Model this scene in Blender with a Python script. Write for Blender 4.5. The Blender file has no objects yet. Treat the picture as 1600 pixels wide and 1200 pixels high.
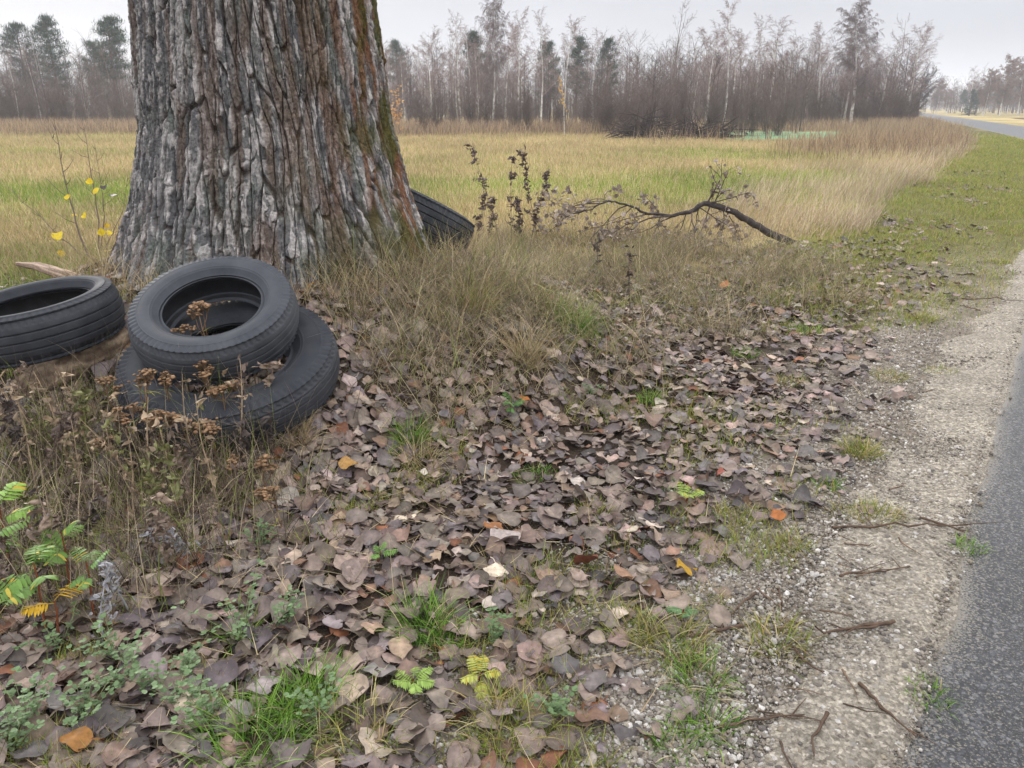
import bpy, math, random
import numpy as np
from mathutils import Vector, Matrix

R_ = math.radians
rng = np.random.default_rng(11)
random.seed(11)
sc = bpy.context.scene
COL = sc.collection

# ------------------------------------------------------------------ camera, sky, sun, exposure
CAM_H = 1.4
PITCH = R_(19.8)
FPX = 1203.0
cam_d = bpy.data.cameras.new("camera")
cam = bpy.data.objects.new("camera", cam_d)
COL.objects.link(cam)
cam.location = (0, 0, CAM_H)
cam.rotation_euler = (R_(90) - PITCH, 0, 0)
cam_d.sensor_fit = 'HORIZONTAL'
cam_d.sensor_width = 36
cam_d.lens = 36 * FPX / 1600
cam_d.clip_start = 0.05
cam_d.clip_end = 6000
sc.camera = cam

SUN_EL, SUN_AZ = R_(24), R_(-32)          # azimuth clockwise from +Y
world = bpy.data.worlds.new("World")
sc.world = world
world.use_nodes = True
wt = world.node_tree
bg = wt.nodes["Background"]
sky = wt.nodes.new("ShaderNodeTexSky")
sky.sky_type = 'NISHITA'
sky.sun_disc = False
sky.sun_elevation = SUN_EL
sky.sun_rotation = SUN_AZ
sky.air_density = 1.0
sky.dust_density = 3.0
sky.ozone_density = 1.0
hs = wt.nodes.new("ShaderNodeHueSaturation")   # overcast: most of the blue is lost
hs.inputs['Saturation'].default_value = 0.22
wt.links.new(sky.outputs[0], hs.inputs['Color'])
ov = wt.nodes.new("ShaderNodeMix")             # an overcast deck, brighter overhead than at the horizon
ov.data_type = 'RGBA'
ov.inputs[0].default_value = 0.96
tcw = wt.nodes.new("ShaderNodeTexCoord")
sxyz = wt.nodes.new("ShaderNodeSeparateXYZ")
wt.links.new(tcw.outputs['Generated'], sxyz.inputs[0])
rw = wt.nodes.new("ShaderNodeValToRGB")
rw.color_ramp.elements[0].position = 0.0
rw.color_ramp.elements[0].color = (0.236, 0.242, 0.262, 1)
rw.color_ramp.elements[1].position = 0.9
rw.color_ramp.elements[1].color = (1.0, 1.0, 1.0, 1)
_e = rw.color_ramp.elements.new(0.14)
_e.color = (0.240, 0.247, 0.272, 1)
_e = rw.color_ramp.elements.new(0.35)
_e.color = (0.62, 0.63, 0.66, 1)
wt.links.new(sxyz.outputs['Z'], rw.inputs[0])
cmap = wt.nodes.new("ShaderNodeMapping"); cmap.inputs['Scale'].default_value = (2.2, 2.2, 9.0)
wt.links.new(tcw.outputs['Generated'], cmap.inputs[0])
cn = wt.nodes.new("ShaderNodeTexNoise"); cn.inputs['Scale'].default_value = 1.6; cn.inputs['Detail'].default_value = 5
wt.links.new(cmap.outputs[0], cn.inputs['Vector'])
cmr = wt.nodes.new("ShaderNodeMapRange"); cmr.inputs[1].default_value = 0.3; cmr.inputs[2].default_value = 0.7
cmr.inputs[3].default_value = 12.9; cmr.inputs[4].default_value = 15.0
wt.links.new(cn.outputs['Fac'], cmr.inputs[0])
sc_ = wt.nodes.new("ShaderNodeVectorMath"); sc_.operation = 'SCALE'
sc_.inputs[3].default_value = 13.0
wt.links.new(rw.outputs[0], sc_.inputs[0])
wt.links.new(cmr.outputs[0], sc_.inputs[3])
wt.links.new(sc_.outputs[0], ov.inputs[7])
wt.links.new(hs.outputs[0], ov.inputs[6])
wt.links.new(ov.outputs[2], bg.inputs[0])
bg.inputs[1].default_value = 0.105

sun_d = bpy.data.lights.new("sun", 'SUN')
sun_d.energy = 1.5
sun_d.angle = R_(22)
sun_d.color = (1.0, 0.95, 0.88)
sun = bpy.data.objects.new("sun", sun_d)
COL.objects.link(sun)
sd = Vector((math.sin(SUN_AZ) * math.cos(SUN_EL), math.cos(SUN_AZ) * math.cos(SUN_EL), math.sin(SUN_EL)))
sun.rotation_euler = (-sd).to_track_quat('-Z', 'Y').to_euler()

sc.view_settings.view_transform = 'Standard'
sc.view_settings.look = 'None'
sc.view_settings.exposure = 0.80
sc.view_settings.gamma = 1
sc.render.engine = 'CYCLES'
sc.cycles.use_denoising = True
sc.cycles.max_bounces = 8
sc.cycles.diffuse_bounces = 3
sc.cycles.glossy_bounces = 3
sc.cycles.transmission_bounces = 3
sc.cycles.volume_bounces = 1
sc.cycles.transparent_max_bounces = 8

# ------------------------------------------------------------------ helpers
def lin(r, g, b):
    return tuple(((c / 12.92) if c <= 0.04045 else ((c + 0.055) / 1.055) ** 2.4) for c in (r / 255, g / 255, b / 255))

def smooth(a, b, x):
    t = np.clip((np.asarray(x, float) - a) / (b - a), 0, 1)
    return t * t * (3 - 2 * t)

def _hash(ix, iy, iz, s):
    h = (ix.astype(np.int64) * 374761393 + iy.astype(np.int64) * 668265263 + iz.astype(np.int64) * 2147483647 + s * 1274126177) & 0xFFFFFFFF
    h = ((h ^ (h >> 13)) * 1274126177) & 0xFFFFFFFF
    h = h ^ (h >> 16)
    return (h & 0xFFFFFF) / float(0xFFFFFF)

def vnoise(x, y, z=0.0, s=0):
    """smooth value noise in -1..1"""
    x, y, z = np.broadcast_arrays(np.asarray(x, float), np.asarray(y, float), np.asarray(z, float))
    fx, fy, fz = np.floor(x), np.floor(y), np.floor(z)
    tx, ty, tz = x - fx, y - fy, z - fz
    tx, ty, tz = [t * t * t * (t * (t * 6 - 15) + 10) for t in (tx, ty, tz)]
    out = 0
    for dx in (0, 1):
        for dy in (0, 1):
            for dz in (0, 1):
                w = (tx if dx else 1 - tx) * (ty if dy else 1 - ty) * (tz if dz else 1 - tz)
                out = out + w * _hash(fx + dx, fy + dy, fz + dz, s)
    return out * 2 - 1

def fbm(x, y, z=0.0, s=0, o=4):
    a, t, n = 1.0, 0.0, 0.0
    for k in range(o):
        t = t + a * vnoise(np.asarray(x) * 2 ** k, np.asarray(y) * 2 ** k, np.asarray(z) * 2 ** k, s + k * 7)
        n += a
        a *= 0.5
    return t / n * 1.4

def worley(u, v, period, s=0):
    """F1, F2, cell id (0..1), offset in u from the cell centre; periodic in u"""
    iu, iv = np.floor(u), np.floor(v)
    F1 = np.full(u.shape, 9.0); F2 = np.full(u.shape, 9.0)
    idc = np.zeros(u.shape); off = np.zeros(u.shape)
    for du in (-1, 0, 1):
        for dv in (-1, 0, 1):
            cu, cv = iu + du, iv + dv
            cm = np.mod(cu, period)
            px = cu + 0.12 + 0.76 * _hash(cm, cv, cm * 0, s)
            py = cv + 0.05 + 0.9 * _hash(cm, cv, cm * 0 + 1, s)
            ddx = u - px
            d = np.sqrt(ddx ** 2 + (v - py) ** 2)
            near = d < F1
            F2 = np.where(near, F1, np.minimum(F2, d))
            idc = np.where(near, _hash(cm, cv, cm * 0 + 2, s), idc)
            off = np.where(near, ddx, off)
            F1 = np.where(near, d, F1)
    return F1, F2, idc, off

def link(o, parent=None):
    COL.objects.link(o)
    if parent is not None:
        o.parent = parent
    return o

def make_mesh(name, V, F, col=None, smooth_shade=True):
    V = np.asarray(V, np.float32)
    if not isinstance(F, (list, tuple)):
        F = [F]
    F = [np.asarray(f, np.int64) for f in F if len(f)]
    me = bpy.data.meshes.new(name)
    me.vertices.add(len(V))
    me.vertices.foreach_set("co", V.ravel())
    tot = np.concatenate([np.full(len(f), f.shape[1]) for f in F])
    idx = np.concatenate([f.ravel() for f in F])
    me.loops.add(len(idx))
    me.loops.foreach_set("vertex_index", idx.astype(np.int32))
    st = np.concatenate([[0], np.cumsum(tot)[:-1]]).astype(np.int32)
    me.polygons.add(len(tot))
    me.polygons.foreach_set("loop_start", st)
    me.polygons.foreach_set("loop_total", tot.astype(np.int32))
    me.polygons.foreach_set("use_smooth", np.full(len(tot), smooth_shade))
    if col is not None:
        c = np.ones((len(V), 4), np.float32)
        c[:, :col.shape[1]] = col
        a = me.color_attributes.new("Col", 'FLOAT_COLOR', 'POINT')
        a.data.foreach_set("color", c.ravel())
    me.update(calc_edges=True)
    me.validate()
    return me

def obj(name, V, F, mat, parent=None, col=None, smooth_shade=True, loc=None):
    me = make_mesh(name, V, F, col, smooth_shade)
    me.materials.append(mat)
    o = bpy.data.objects.new(name, me)
    if loc is not None:
        o.location = loc
    return link(o, parent)

def tag(o, label=None, cat=None, group=None, kind=None):
    if label: o['label'] = label
    if cat: o['category'] = cat
    if group: o['group'] = group
    if kind: o['kind'] = kind
    return o

def empty(name, loc, label=None, cat=None, group=None, rot=None):
    e = bpy.data.objects.new(name, None)
    e.empty_display_size = 0.1
    e.location = loc
    if rot is not None:
        e.rotation_euler = rot
    link(e)
    return tag(e, label, cat, group)

def copy_thing(src, loc, rot=None, scale=None, label=None, group=None):
    """a copy of a thing, its parts and sub-parts (mesh data shared)"""
    def rec(o, par):
        c = o.copy()
        COL.objects.link(c)
        c.parent = par
        for ch in KIDS.get(o.name, []):
            rec(ch, c)
        return c
    r = rec(src, None)
    r.location = loc
    if rot is not None: r.rotation_euler = rot
    if scale is not None: r.scale = scale
    if label: r['label'] = label
    if group: r['group'] = group
    return r

KIDS = {}
def remember(root):
    def rec(o):
        KIDS[o.name] = list(o.children)
        for c in o.children: rec(c)
    rec(root)
    return root

class MB:
    """collects vertices, faces and colours into one mesh"""
    def __init__(s):
        s.V, s.Q, s.T, s.C, s.n = [], [], [], [], 0
    def add(s, V, F, col):
        V = np.asarray(V, float)
        F = np.asarray(F)
        (s.Q if F.shape[1] == 4 else s.T).append(F + s.n)
        c = np.asarray(col, float)
        if c.ndim == 1: c = np.tile(c[:3], (len(V), 1))
        s.V.append(V); s.C.append(c[:, :3]); s.n += len(V)
    def build(s, name, mat, parent=None, smooth_shade=True, loc=None):
        F = []
        if s.Q: F.append(np.concatenate(s.Q))
        if s.T: F.append(np.concatenate(s.T))
        return obj(name, np.concatenate(s.V), F, mat, parent, np.concatenate(s.C), smooth_shade, loc)

def tube_data(P, Rr, n=6, cap=True):
    """a tube along a polyline"""
    P = np.asarray(P, float); Rr = np.broadcast_to(np.asarray(Rr, float), (len(P),))
    T = np.gradient(P, axis=0)
    T /= np.linalg.norm(T, axis=1)[:, None] + 1e-9
    up = np.array([0.31, 0.17, 0.93]) if abs(T[0, 2]) < 0.8 else np.array([0.95, 0.3, 0.05])
    A = np.cross(T, up); A /= np.linalg.norm(A, axis=1)[:, None] + 1e-9
    B = np.cross(T, A)
    th = np.linspace(0, 2 * np.pi, n, endpoint=False)
    V = P[:, None] + Rr[:, None, None] * (np.cos(th)[None, :, None] * A[:, None] + np.sin(th)[None, :, None] * B[:, None])
    V = V.reshape(-1, 3)
    i = np.arange(len(P) - 1)[:, None] * n; j = np.arange(n)[None]
    j2 = (j + 1) % n
    F = np.stack([i + j, i + j2, i + n + j2, i + n + j], -1).reshape(-1, 4)
    return V, F

def frusta(A, B, ra, rb, n=3):
    """many separate tapered segments at once"""
    A = np.asarray(A, float); B = np.asarray(B, float)
    D = B - A
    D = D / (np.linalg.norm(D, axis=1)[:, None] + 1e-9)
    ref = np.where(np.abs(D[:, 2:3]) < 0.9, np.array([[0, 0, 1.0]]), np.array([[1.0, 0, 0]]))
    U = np.cross(D, ref); U /= np.linalg.norm(U, axis=1)[:, None] + 1e-9
    W = np.cross(D, U)
    th = np.linspace(0, 2 * np.pi, n, endpoint=False)
    ring = np.cos(th)[None, :, None] * U[:, None] + np.sin(th)[None, :, None] * W[:, None]
    VA = A[:, None] + np.asarray(ra)[:, None, None] * ring
    VB = B[:, None] + np.asarray(rb)[:, None, None] * ring
    V = np.concatenate([VA, VB], 1).reshape(-1, 3)
    base = np.arange(len(A))[:, None] * 2 * n
    j = np.arange(n)[None]; j2 = (j + 1) % n
    F = np.stack([base + j, base + j2, base + n + j2, base + n + j], -1).reshape(-1, 4)
    return V, F

def blades(P, H, W, az, lean, curve, c0, c1, nseg=3, twist=None):
    """grass blades: P (N,3) roots; angle from the vertical grows from lean to lean+curve"""
    N = len(P)
    H = np.broadcast_to(H, (N,)); W = np.broadcast_to(W, (N,))
    d = np.stack([np.sin(az), np.cos(az), np.zeros(N)], -1)
    tw = az + (rng.uniform(0, np.pi, N) if twist is None else twist)
    sd_ = np.stack([np.cos(tw), -np.sin(tw), np.zeros(N)], -1)
    p = np.array(P, float)
    Vs, Cs = [], []
    for k in range(nseg + 1):
        t = k / nseg
        w = W * (1 - 0.92 * t ** 1.6) * 0.5
        Vs.append(p - sd_ * w[:, None]); Vs.append(p + sd_ * w[:, None])
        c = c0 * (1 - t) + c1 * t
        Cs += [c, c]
        a = lean + curve * (k + 0.5) / nseg
        p = p + (H / nseg)[:, None] * (np.sin(a)[:, None] * d + np.cos(a)[:, None] * np.array([0, 0, 1.0]))
    V = np.stack(Vs, 1).reshape(-1, 3)
    C = np.stack(Cs, 1).reshape(-1, 3)
    m = 2 * (nseg + 1)
    b = np.arange(N)[:, None] * m
    k = np.arange(nseg)[None] * 2
    F = np.stack([b + k, b + k + 1, b + k + 3, b + k + 2], -1).reshape(-1, 4)
    return V, F, C

def eul(ax, ay, az):
    """rotation matrices Rz Ry Rx for arrays of angles"""
    cx, sx, cy, sy, cz, sz = np.cos(ax), np.sin(ax), np.cos(ay), np.sin(ay), np.cos(az), np.sin(az)
    M = np.empty((len(ax), 3, 3))
    M[:, 0, 0] = cz * cy; M[:, 0, 1] = cz * sy * sx - sz * cx; M[:, 0, 2] = cz * sy * cx + sz * sx
    M[:, 1, 0] = sz * cy; M[:, 1, 1] = sz * sy * sx + cz * cx; M[:, 1, 2] = sz * sy * cx - cz * sx
    M[:, 2, 0] = -sy; M[:, 2, 1] = cy * sx; M[:, 2, 2] = cy * cx
    return M

def scatter(tmpl, which, M, T, col, fac=None):
    """templates (V, F) placed many times; one colour per instance"""
    Vs, Fs, Cs, n = [], [], [], 0
    for k, (tv, tf) in enumerate(tmpl):
        m = np.where(which == k)[0]
        if not len(m): continue
        v = np.einsum('nij,vj->nvi', M[m], tv) + T[m][:, None]
        f = tf[None] + (np.arange(len(m)) * len(tv))[:, None, None]
        Vs.append(v.reshape(-1, 3)); Fs.append(f.reshape(-1, tf.shape[1]) + n)
        cc = np.repeat(col[m], len(tv), 0)
        if fac is not None: cc = cc * np.tile(fac, len(m))[:, None]
        Cs.append(cc); n += len(m) * len(tv)
    return np.concatenate(Vs), np.concatenate(Fs), np.concatenate(Cs)

# ------------------------------------------------------------------ the lie of the land
TREE = np.array([-1.45, 4.88])
def road_x(y):                 # x of the road's near edge at distance y
    y = np.asarray(y, float)
    return -0.11 + 0.45 * y + 0.21 * (y - 4 * np.logaddexp(0, (y - 32) / 4)) + 0.36 * (1 - np.exp(-np.clip(y, -3, None) / 5))
def road_slope(y):
    return 0.45 + 0.21 / (1 + np.exp(np.clip((np.asarray(y, float) - 32) / 4, -50, 50))) + 0.072 * np.exp(-np.clip(np.asarray(y, float), -3, None) / 5)
def road_s(x, y):              # metres left of the asphalt edge
    return (road_x(y) - np.asarray(x, float)) / np.sqrt(1 + road_slope(y) ** 2)

def terrain(x, y):
    x = np.asarray(x, float); y = np.asarray(y, float)
    dx, dy = x - TREE[0], y - TREE[1]
    r = np.sqrt(dx ** 2 + np.where(dy > 0, 0.85, 1.0) * dy ** 2)
    t = np.clip((r - 0.88) / 1.52, 0, 1)
    mound = 0.52 * (1 - (0.55 * t + 0.45 * t * t * (3 - 2 * t)))
    s = road_s(x, y)
    off = smooth(0.6, 2.2, s) * (1 - smooth(40, 90, np.hypot(x, y)))
    n = 0.030 * fbm(x * 0.9, y * 0.9, 0, 3, 3) + 0.012 * vnoise(x * 5, y * 5, 0, 9)
    n = n * off
    right = smooth(4.5, 7, -s) * 0.0
    return mound * smooth(0.5, 1.4, s) + n - 0.012 * smooth(0.05, .6, s) + right

cp, sp_ = math.cos(PITCH), math.sin(PITCH)
def ray(px, py):
    u, v = (px - 800) / FPX, (600 - py) / FPX
    d = np.array([u, cp + v * sp_, -sp_ + v * cp])
    return d / d[1]
def on_ray(px, py, Y):
    d = ray(px, py)
    return np.array([d[0] * Y, Y, CAM_H + d[2] * Y])
def hit(px, py):
    d = ray(px, py)
    t = np.geomspace(0.5, 900, 6000)
    h = CAM_H + d[2] * t - terrain(d[0] * t, t)
    k = np.argmax(h < 0)
    if not (h < 0).any(): k = len(t) - 1
    a, b = t[max(k - 1, 0)], t[k]
    for _ in range(30):
        m = (a + b) / 2
        if CAM_H + d[2] * m - float(terrain(d[0] * m, m)) < 0: b = m
        else: a = m
    return np.array([d[0] * b, b, float(terrain(d[0] * b, b))])
def project(P):
    P = np.asarray(P, float)
    q = P - np.array([0, 0, CAM_H])
    dep = q[:, 1] * cp - q[:, 2] * sp_
    v = q[:, 1] * sp_ + q[:, 2] * cp
    return 800 + FPX * q[:, 0] / dep, 600 - FPX * v / dep, dep
def in_frame(x, y, z=0.0, m=80):
    px, py, dep = project(np.stack([x, y, np.broadcast_to(z, x.shape)], -1))
    return (dep > 0.2) & (px > -m) & (px < 1600 + m) & (py < 1200 + m)

# ------------------------------------------------------------------ materials
def new_mat(name):
    m = bpy.data.materials.new(name)
    m.use_nodes = True
    nt = m.node_tree
    b = nt.nodes["Principled BSDF"]
    return m, nt, b

def nd(nt, typ, **kw):
    n = nt.nodes.new(typ)
    for k, v in kw.items():
        if k.startswith('i_'):
            n.inputs[k[2:].replace('_', ' ')].default_value = v
        else:
            setattr(n, k, v)
    return n

def mixc(nt, fac, a, b, blend='MIX'):
    n = nt.nodes.new("ShaderNodeMix"); n.data_type = 'RGBA'; n.blend_type = blend
    for s, val in ((0, fac), (6, a), (7, b)):
        if isinstance(val, (int, float)): n.inputs[s].default_value = val
        elif isinstance(val, (tuple, list)): n.inputs[s].default_value = tuple(val)[:3] + (1,)
        else: nt.links.new(val, n.inputs[s])
    return n.outputs[2]

def noise(nt, scale, detail=4, rough=0.6, coord=None, dist=0.0):
    n = nd(nt, "ShaderNodeTexNoise")
    n.inputs['Scale'].default_value = scale; n.inputs['Detail'].default_value = detail
    n.inputs['Roughness'].default_value = rough; n.inputs['Distortion'].default_value = dist
    if coord is not None: nt.links.new(coord, n.inputs['Vector'])
    return n.outputs['Fac']

def ramp(nt, fac, pts):
    r = nt.nodes.new("ShaderNodeValToRGB")
    e = r.color_ramp.elements
    while len(e) < len(pts): e.new(0.5)
    for k, (p, c) in enumerate(pts):
        e[k].position = p
        e[k].color = (c, c, c, 1) if isinstance(c, (int, float)) else tuple(c)[:3] + (1,)
    nt.links.new(fac, r.inputs[0])
    return r.outputs[0]

def bump(nt, b, h, strength, dist):
    n = nd(nt, "ShaderNodeBump")
    n.inputs['Strength'].default_value = strength; n.inputs['Distance'].default_value = dist
    nt.links.new(h, n.inputs['Height']); nt.links.new(n.outputs[0], b.inputs['Normal'])

def attr_mat(name, rough=0.7, spec=0.3, vscale=None, vary=0.35, trans=0.0, bumps=None):
    """base colour from the mesh's own colours, mottled by noise"""
    m, nt, b = new_mat(name)
    at = nd(nt, "ShaderNodeAttribute", attribute_name="Col")
    c = at.outputs['Color']
    geo = nd(nt, "ShaderNodeNewGeometry")
    if vscale:
        f = noise(nt, vscale, 3, 0.6, geo.outputs['Position'])
        g = ramp(nt, f, [(0.3, 1 - vary), (0.7, 1 + vary)])
        c = mixc(nt, 1.0, c, g, 'MULTIPLY')
    nt.links.new(c, b.inputs['Base Color'])
    b.inputs['Roughness'].default_value = rough
    b.inputs['Specular IOR Level'].default_value = spec
    if bumps:
        bump(nt, b, noise(nt, bumps[0], 3, 0.6, geo.outputs['Position']), bumps[1], bumps[2])
    if trans:
        tr = nd(nt, "ShaderNodeBsdfTranslucent")
        nt.links.new(c, tr.inputs[0])
        mx = nd(nt, "ShaderNodeMixShader"); mx.inputs[0].default_value = trans
        nt.links.new(b.outputs[0], mx.inputs[1]); nt.links.new(tr.outputs[0], mx.inputs[2])
        nt.links.new(mx.outputs[0], nt.nodes["Material Output"].inputs[0])
    return m

M = {}
M['grass'] = attr_mat("grass_blade", 0.55, 0.3, None, trans=0.25)
M['drygrass'] = attr_mat("dry_grass_blade", 0.7, 0.2, None, trans=0.2)
M['leaf'] = attr_mat("fallen_leaf", 0.58, 0.35, 55, 0.28, trans=0.06)
M['greenleaf'] = attr_mat("green_leaf", 0.5, 0.35, 60, 0.15, trans=0.25)
M['stem'] = attr_mat("dry_stem", 0.8, 0.2, 40, 0.3)
M['stone'] = attr_mat("stone", 0.8, 0.25, 120, 0.25, bumps=(200, 0.4, 0.003))
M['wood'] = attr_mat("wood", 0.85, 0.15, 30, 0.4, bumps=(90, 0.6, 0.006))
M['twig'] = attr_mat("twig", 0.85, 0.15)
M['needle'] = attr_mat("needle", 0.7, 0.2)
M['bark'] = attr_mat("bark", 0.88, 0.15, 70, 0.35, bumps=(130, 0.9, 0.008))

def mat_birch():
    m, nt, b = new_mat("birch_bark")
    tc = nd(nt, "ShaderNodeTexCoord")
    mp = nd(nt, "ShaderNodeMapping"); mp.inputs['Scale'].default_value = (5, 5, 9)
    nt.links.new(tc.outputs['Object'], mp.inputs[0])
    f = noise(nt, 1.0, 4, 0.7, mp.outputs[0])
    g = ramp(nt, f, [(0.36, (0.035, 0.03, 0.03)), (0.46, (0.62, 0.60, 0.58)), (0.7, (0.74, 0.72, 0.70))])
    nt.links.new(g, b.inputs['Base Color'])
    b.inputs['Roughness'].default_value = 0.7
    return m
M['birch'] = mat_birch()

def mat_ground():
    m, nt, b = new_mat("ground_soil")
    geo = nd(nt, "ShaderNodeNewGeometry"); pos = geo.outputs['Position']
    at = nd(nt, "ShaderNodeAttribute", attribute_name="Col")
    n1 = noise(nt, 2.2, 6, 0.65, pos); n2 = noise(nt, 28, 5, 0.7, pos); n3 = noise(nt, 160, 3, 0.6, pos)
    g1 = ramp(nt, n1, [(0.3, 0.7), (0.7, 1.3)]); g2 = ramp(nt, n2, [(0.3, 0.6), (0.7, 1.4)])
    g3 = ramp(nt, n3, [(0.3, 0.75), (0.72, 1.35)])
    c = mixc(nt, 1.0, at.outputs['Color'], g1, 'MULTIPLY')
    c = mixc(nt, 1.0, c, g2, 'MULTIPLY'); c = mixc(nt, 1.0, c, g3, 'MULTIPLY')
    nt.links.new(c, b.inputs['Base Color'])
    b.inputs['Roughness'].default_value = 0.9; b.inputs['Specular IOR Level'].default_value = 0.15
    bump(nt, b, n2, 0.6, 0.03)
    return m
M['ground'] = mat_ground()

def mat_shoulder():
    m, nt, b = new_mat("shoulder_grit")
    geo = nd(nt, "ShaderNodeNewGeometry"); pos = geo.outputs['Position']
    vo = nd(nt, "ShaderNodeTexVoronoi"); vo.inputs['Scale'].default_value = 110; vo.inputs['Randomness'].default_value = 1
    nt.links.new(pos, vo.inputs['Vector'])
    vo2 = nd(nt, "ShaderNodeTexVoronoi"); vo2.inputs['Scale'].default_value = 38
    nt.links.new(pos, vo2.inputs['Vector'])
    n1 = noise(nt, 3.0, 5, 0.6, pos); n2 = noise(nt, 60, 5, 0.75, pos)
    base = ramp(nt, n2, [(0.25, lin(92, 86, 77)), (0.5, lin(146, 138, 126)), (0.75, lin(184, 176, 164))])
    sep = nd(nt, "ShaderNodeSeparateColor"); nt.links.new(vo.outputs['Color'], sep.inputs[0])
    g = ramp(nt, sep.outputs[0], [(0.0, 0.62), (0.7, 1.05), (1.0, 1.5)])
    c = mixc(nt, 1.0, base, g, 'MULTIPLY')
    sep2 = nd(nt, "ShaderNodeSeparateColor"); nt.links.new(vo2.outputs['Color'], sep2.inputs[0])
    pick = ramp(nt, sep2.outputs[0], [(0.80, 0.0), (0.86, 1.0)])
    edge = ramp(nt, vo2.outputs['Distance'], [(0.28, 1.0), (0.42, 0.0)])
    pk = nd(nt, "ShaderNodeMath", operation='MULTIPLY'); nt.links.new(pick, pk.inputs[0]); nt.links.new(edge, pk.inputs[1])
    c = mixc(nt, pk.outputs[0], c, lin(140, 135, 128))
    c = mixc(nt, 1.0, c, ramp(nt, n1, [(0.3, 0.78), (0.7, 1.18)]), 'MULTIPLY')
    nt.links.new(c, b.inputs['Base Color'])
    b.inputs['Roughness'].default_value = 0.85; b.inputs['Specular IOR Level'].default_value = 0.2
    h = nd(nt, "ShaderNodeMath", operation='SUBTRACT'); nt.links.new(n2, h.inputs[0]); nt.links.new(vo.outputs['Distance'], h.inputs[1])
    bump(nt, b, h.outputs[0], 0.7, 0.012)
    return m
M['shoulder'] = mat_shoulder()

def mat_asphalt():
    m, nt, b = new_mat("asphalt")
    geo = nd(nt, "ShaderNodeNewGeometry"); pos = geo.outputs['Position']
    vo = nd(nt, "ShaderNodeTexVoronoi"); vo.inputs['Scale'].default_value = 105
    nt.links.new(pos, vo.inputs['Vector'])
    sep = nd(nt, "ShaderNodeSeparateColor"); nt.links.new(vo.outputs['Color'], sep.inputs[0])
    g = ramp(nt, sep.outputs[1], [(0.0, lin(28, 29, 33)), (0.6, lin(42, 44, 50)), (0.9, lin(64, 66, 72)), (1.0, lin(104, 104, 107))])
    gap = ramp(nt, vo.outputs['Distance'], [(0.45, (1, 1, 1)), (0.75, (0.42, 0.42, 0.45))])
    c = mixc(nt, 1.0, g, gap, 'MULTIPLY')
    n1 = noise(nt, 1.7, 5, 0.6, pos)
    c = mixc(nt, 1.0, c, ramp(nt, n1, [(0.3, 0.8), (0.7, 1.2)]), 'MULTIPLY')
    at = nd(nt, "ShaderNodeAttribute", attribute_name="Col")       # grit swept onto the edge
    sepA = nd(nt, "ShaderNodeSeparateColor"); nt.links.new(at.outputs['Color'], sepA.inputs[0])
    n2 = noise(nt, 150, 4, 0.75, pos)
    ad = nd(nt, "ShaderNodeMath", operation='MULTIPLY_ADD'); nt.links.new(n2, ad.inputs[0]); ad.inputs[1].default_value = 1.6
    nt.links.new(sepA.outputs[0], ad.inputs[2])
    dust = ramp(nt, ad.outputs[0], [(0.0, 0.0), (0.85, 0.0), (1.5, 0.9)])
    c = mixc(nt, dust, c, lin(122, 116, 106))
    nt.links.new(c, b.inputs['Base Color'])
    b.inputs['Roughness'].default_value = 0.42; b.inputs['Specular IOR Level'].default_value = 0.4
    iv = nd(nt, "ShaderNodeMath", operation='SUBTRACT'); iv.inputs[0].default_value = 1.0; nt.links.new(vo.outputs['Distance'], iv.inputs[1])
    bump(nt, b, iv.outputs[0], 0.06, 0.004)
    return m
M['asphalt'] = mat_asphalt()

def mat_rubber(name, base, rough, dusty):
    m, nt, b = new_mat(name)
    tc = nd(nt, "ShaderNodeTexCoord"); o = tc.outputs['Object']
    n1 = noise(nt, 7, 5, 0.65, o); n2 = noise(nt, 90, 4, 0.7, o)
    c = mixc(nt, ramp(nt, n1, [(0.35, 0.0), (0.75, dusty)]), base, lin(96, 97, 102))
    c = mixc(nt, ramp(nt, n2, [(0.62, 0.0), (0.78, 0.35)]), c, lin(112, 108, 104))
    nt.links.new(c, b.inputs['Base Color'])
    nt.links.new(ramp(nt, n1, [(0.3, rough - 0.08), (0.8, rough + 0.2)]), b.inputs['Roughness'])
    b.inputs['Specular IOR Level'].default_value = 0.27
    bump(nt, b, n2, 0.15, 0.002)
    return m
M['tread'] = mat_rubber("tread_rubber", (0.021, 0.023, 0.029), 0.6, 0.4)
M['sidewall'] = mat_rubber("sidewall_rubber", (0.017, 0.020, 0.027), 0.74, 0.35)
M['faded_tread'] = mat_rubber('faded_tread_rubber', (0.036, 0.039, 0.046), 0.66, 0.55)
M['faded_sidewall'] = mat_rubber('faded_sidewall_rubber', (0.036, 0.041, 0.052), 0.66, 0.5)
M['liner'] = mat_rubber("liner_rubber", (0.022, 0.022, 0.023), 0.6, 0.35)

# ------------------------------------------------------------------ ground sheet
def axis(lim0, lim1, fine0, fine1, step, grow=1.09):
    a = list(np.arange(fine0, fine1 + 1e-6, step))
    s, x = step, fine1
    while x < lim1:
        s *= grow; x += s; a.append(x)
    s, x = step, fine0
    while x > lim0:
        s *= grow; x -= s; a.insert(0, x)
    return np.array(a)
gx = axis(-1500, 1800, -4.2, 5.0, 0.035)
gy = axis(-40, 2500, 0.9, 7.2, 0.035)
XX, YY = np.meshgrid(gx, gy)
ZZ = terrain(XX, YY)
ss = road_s(XX, YY)
far = np.hypot(XX, YY)
ZZ = ZZ - 0.02 * ((ss < 0.02) & (ss > -3.8))
cSoil = np.array(lin(58, 48, 40)); cGrit = np.array(lin(126, 117, 106)); cStraw = np.array(lin(168, 150, 106)); cGreen = np.array(lin(122, 134, 62))
cVerge = np.array(lin(92, 88, 54)); cPlough = np.array(lin(84, 68, 60))
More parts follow.
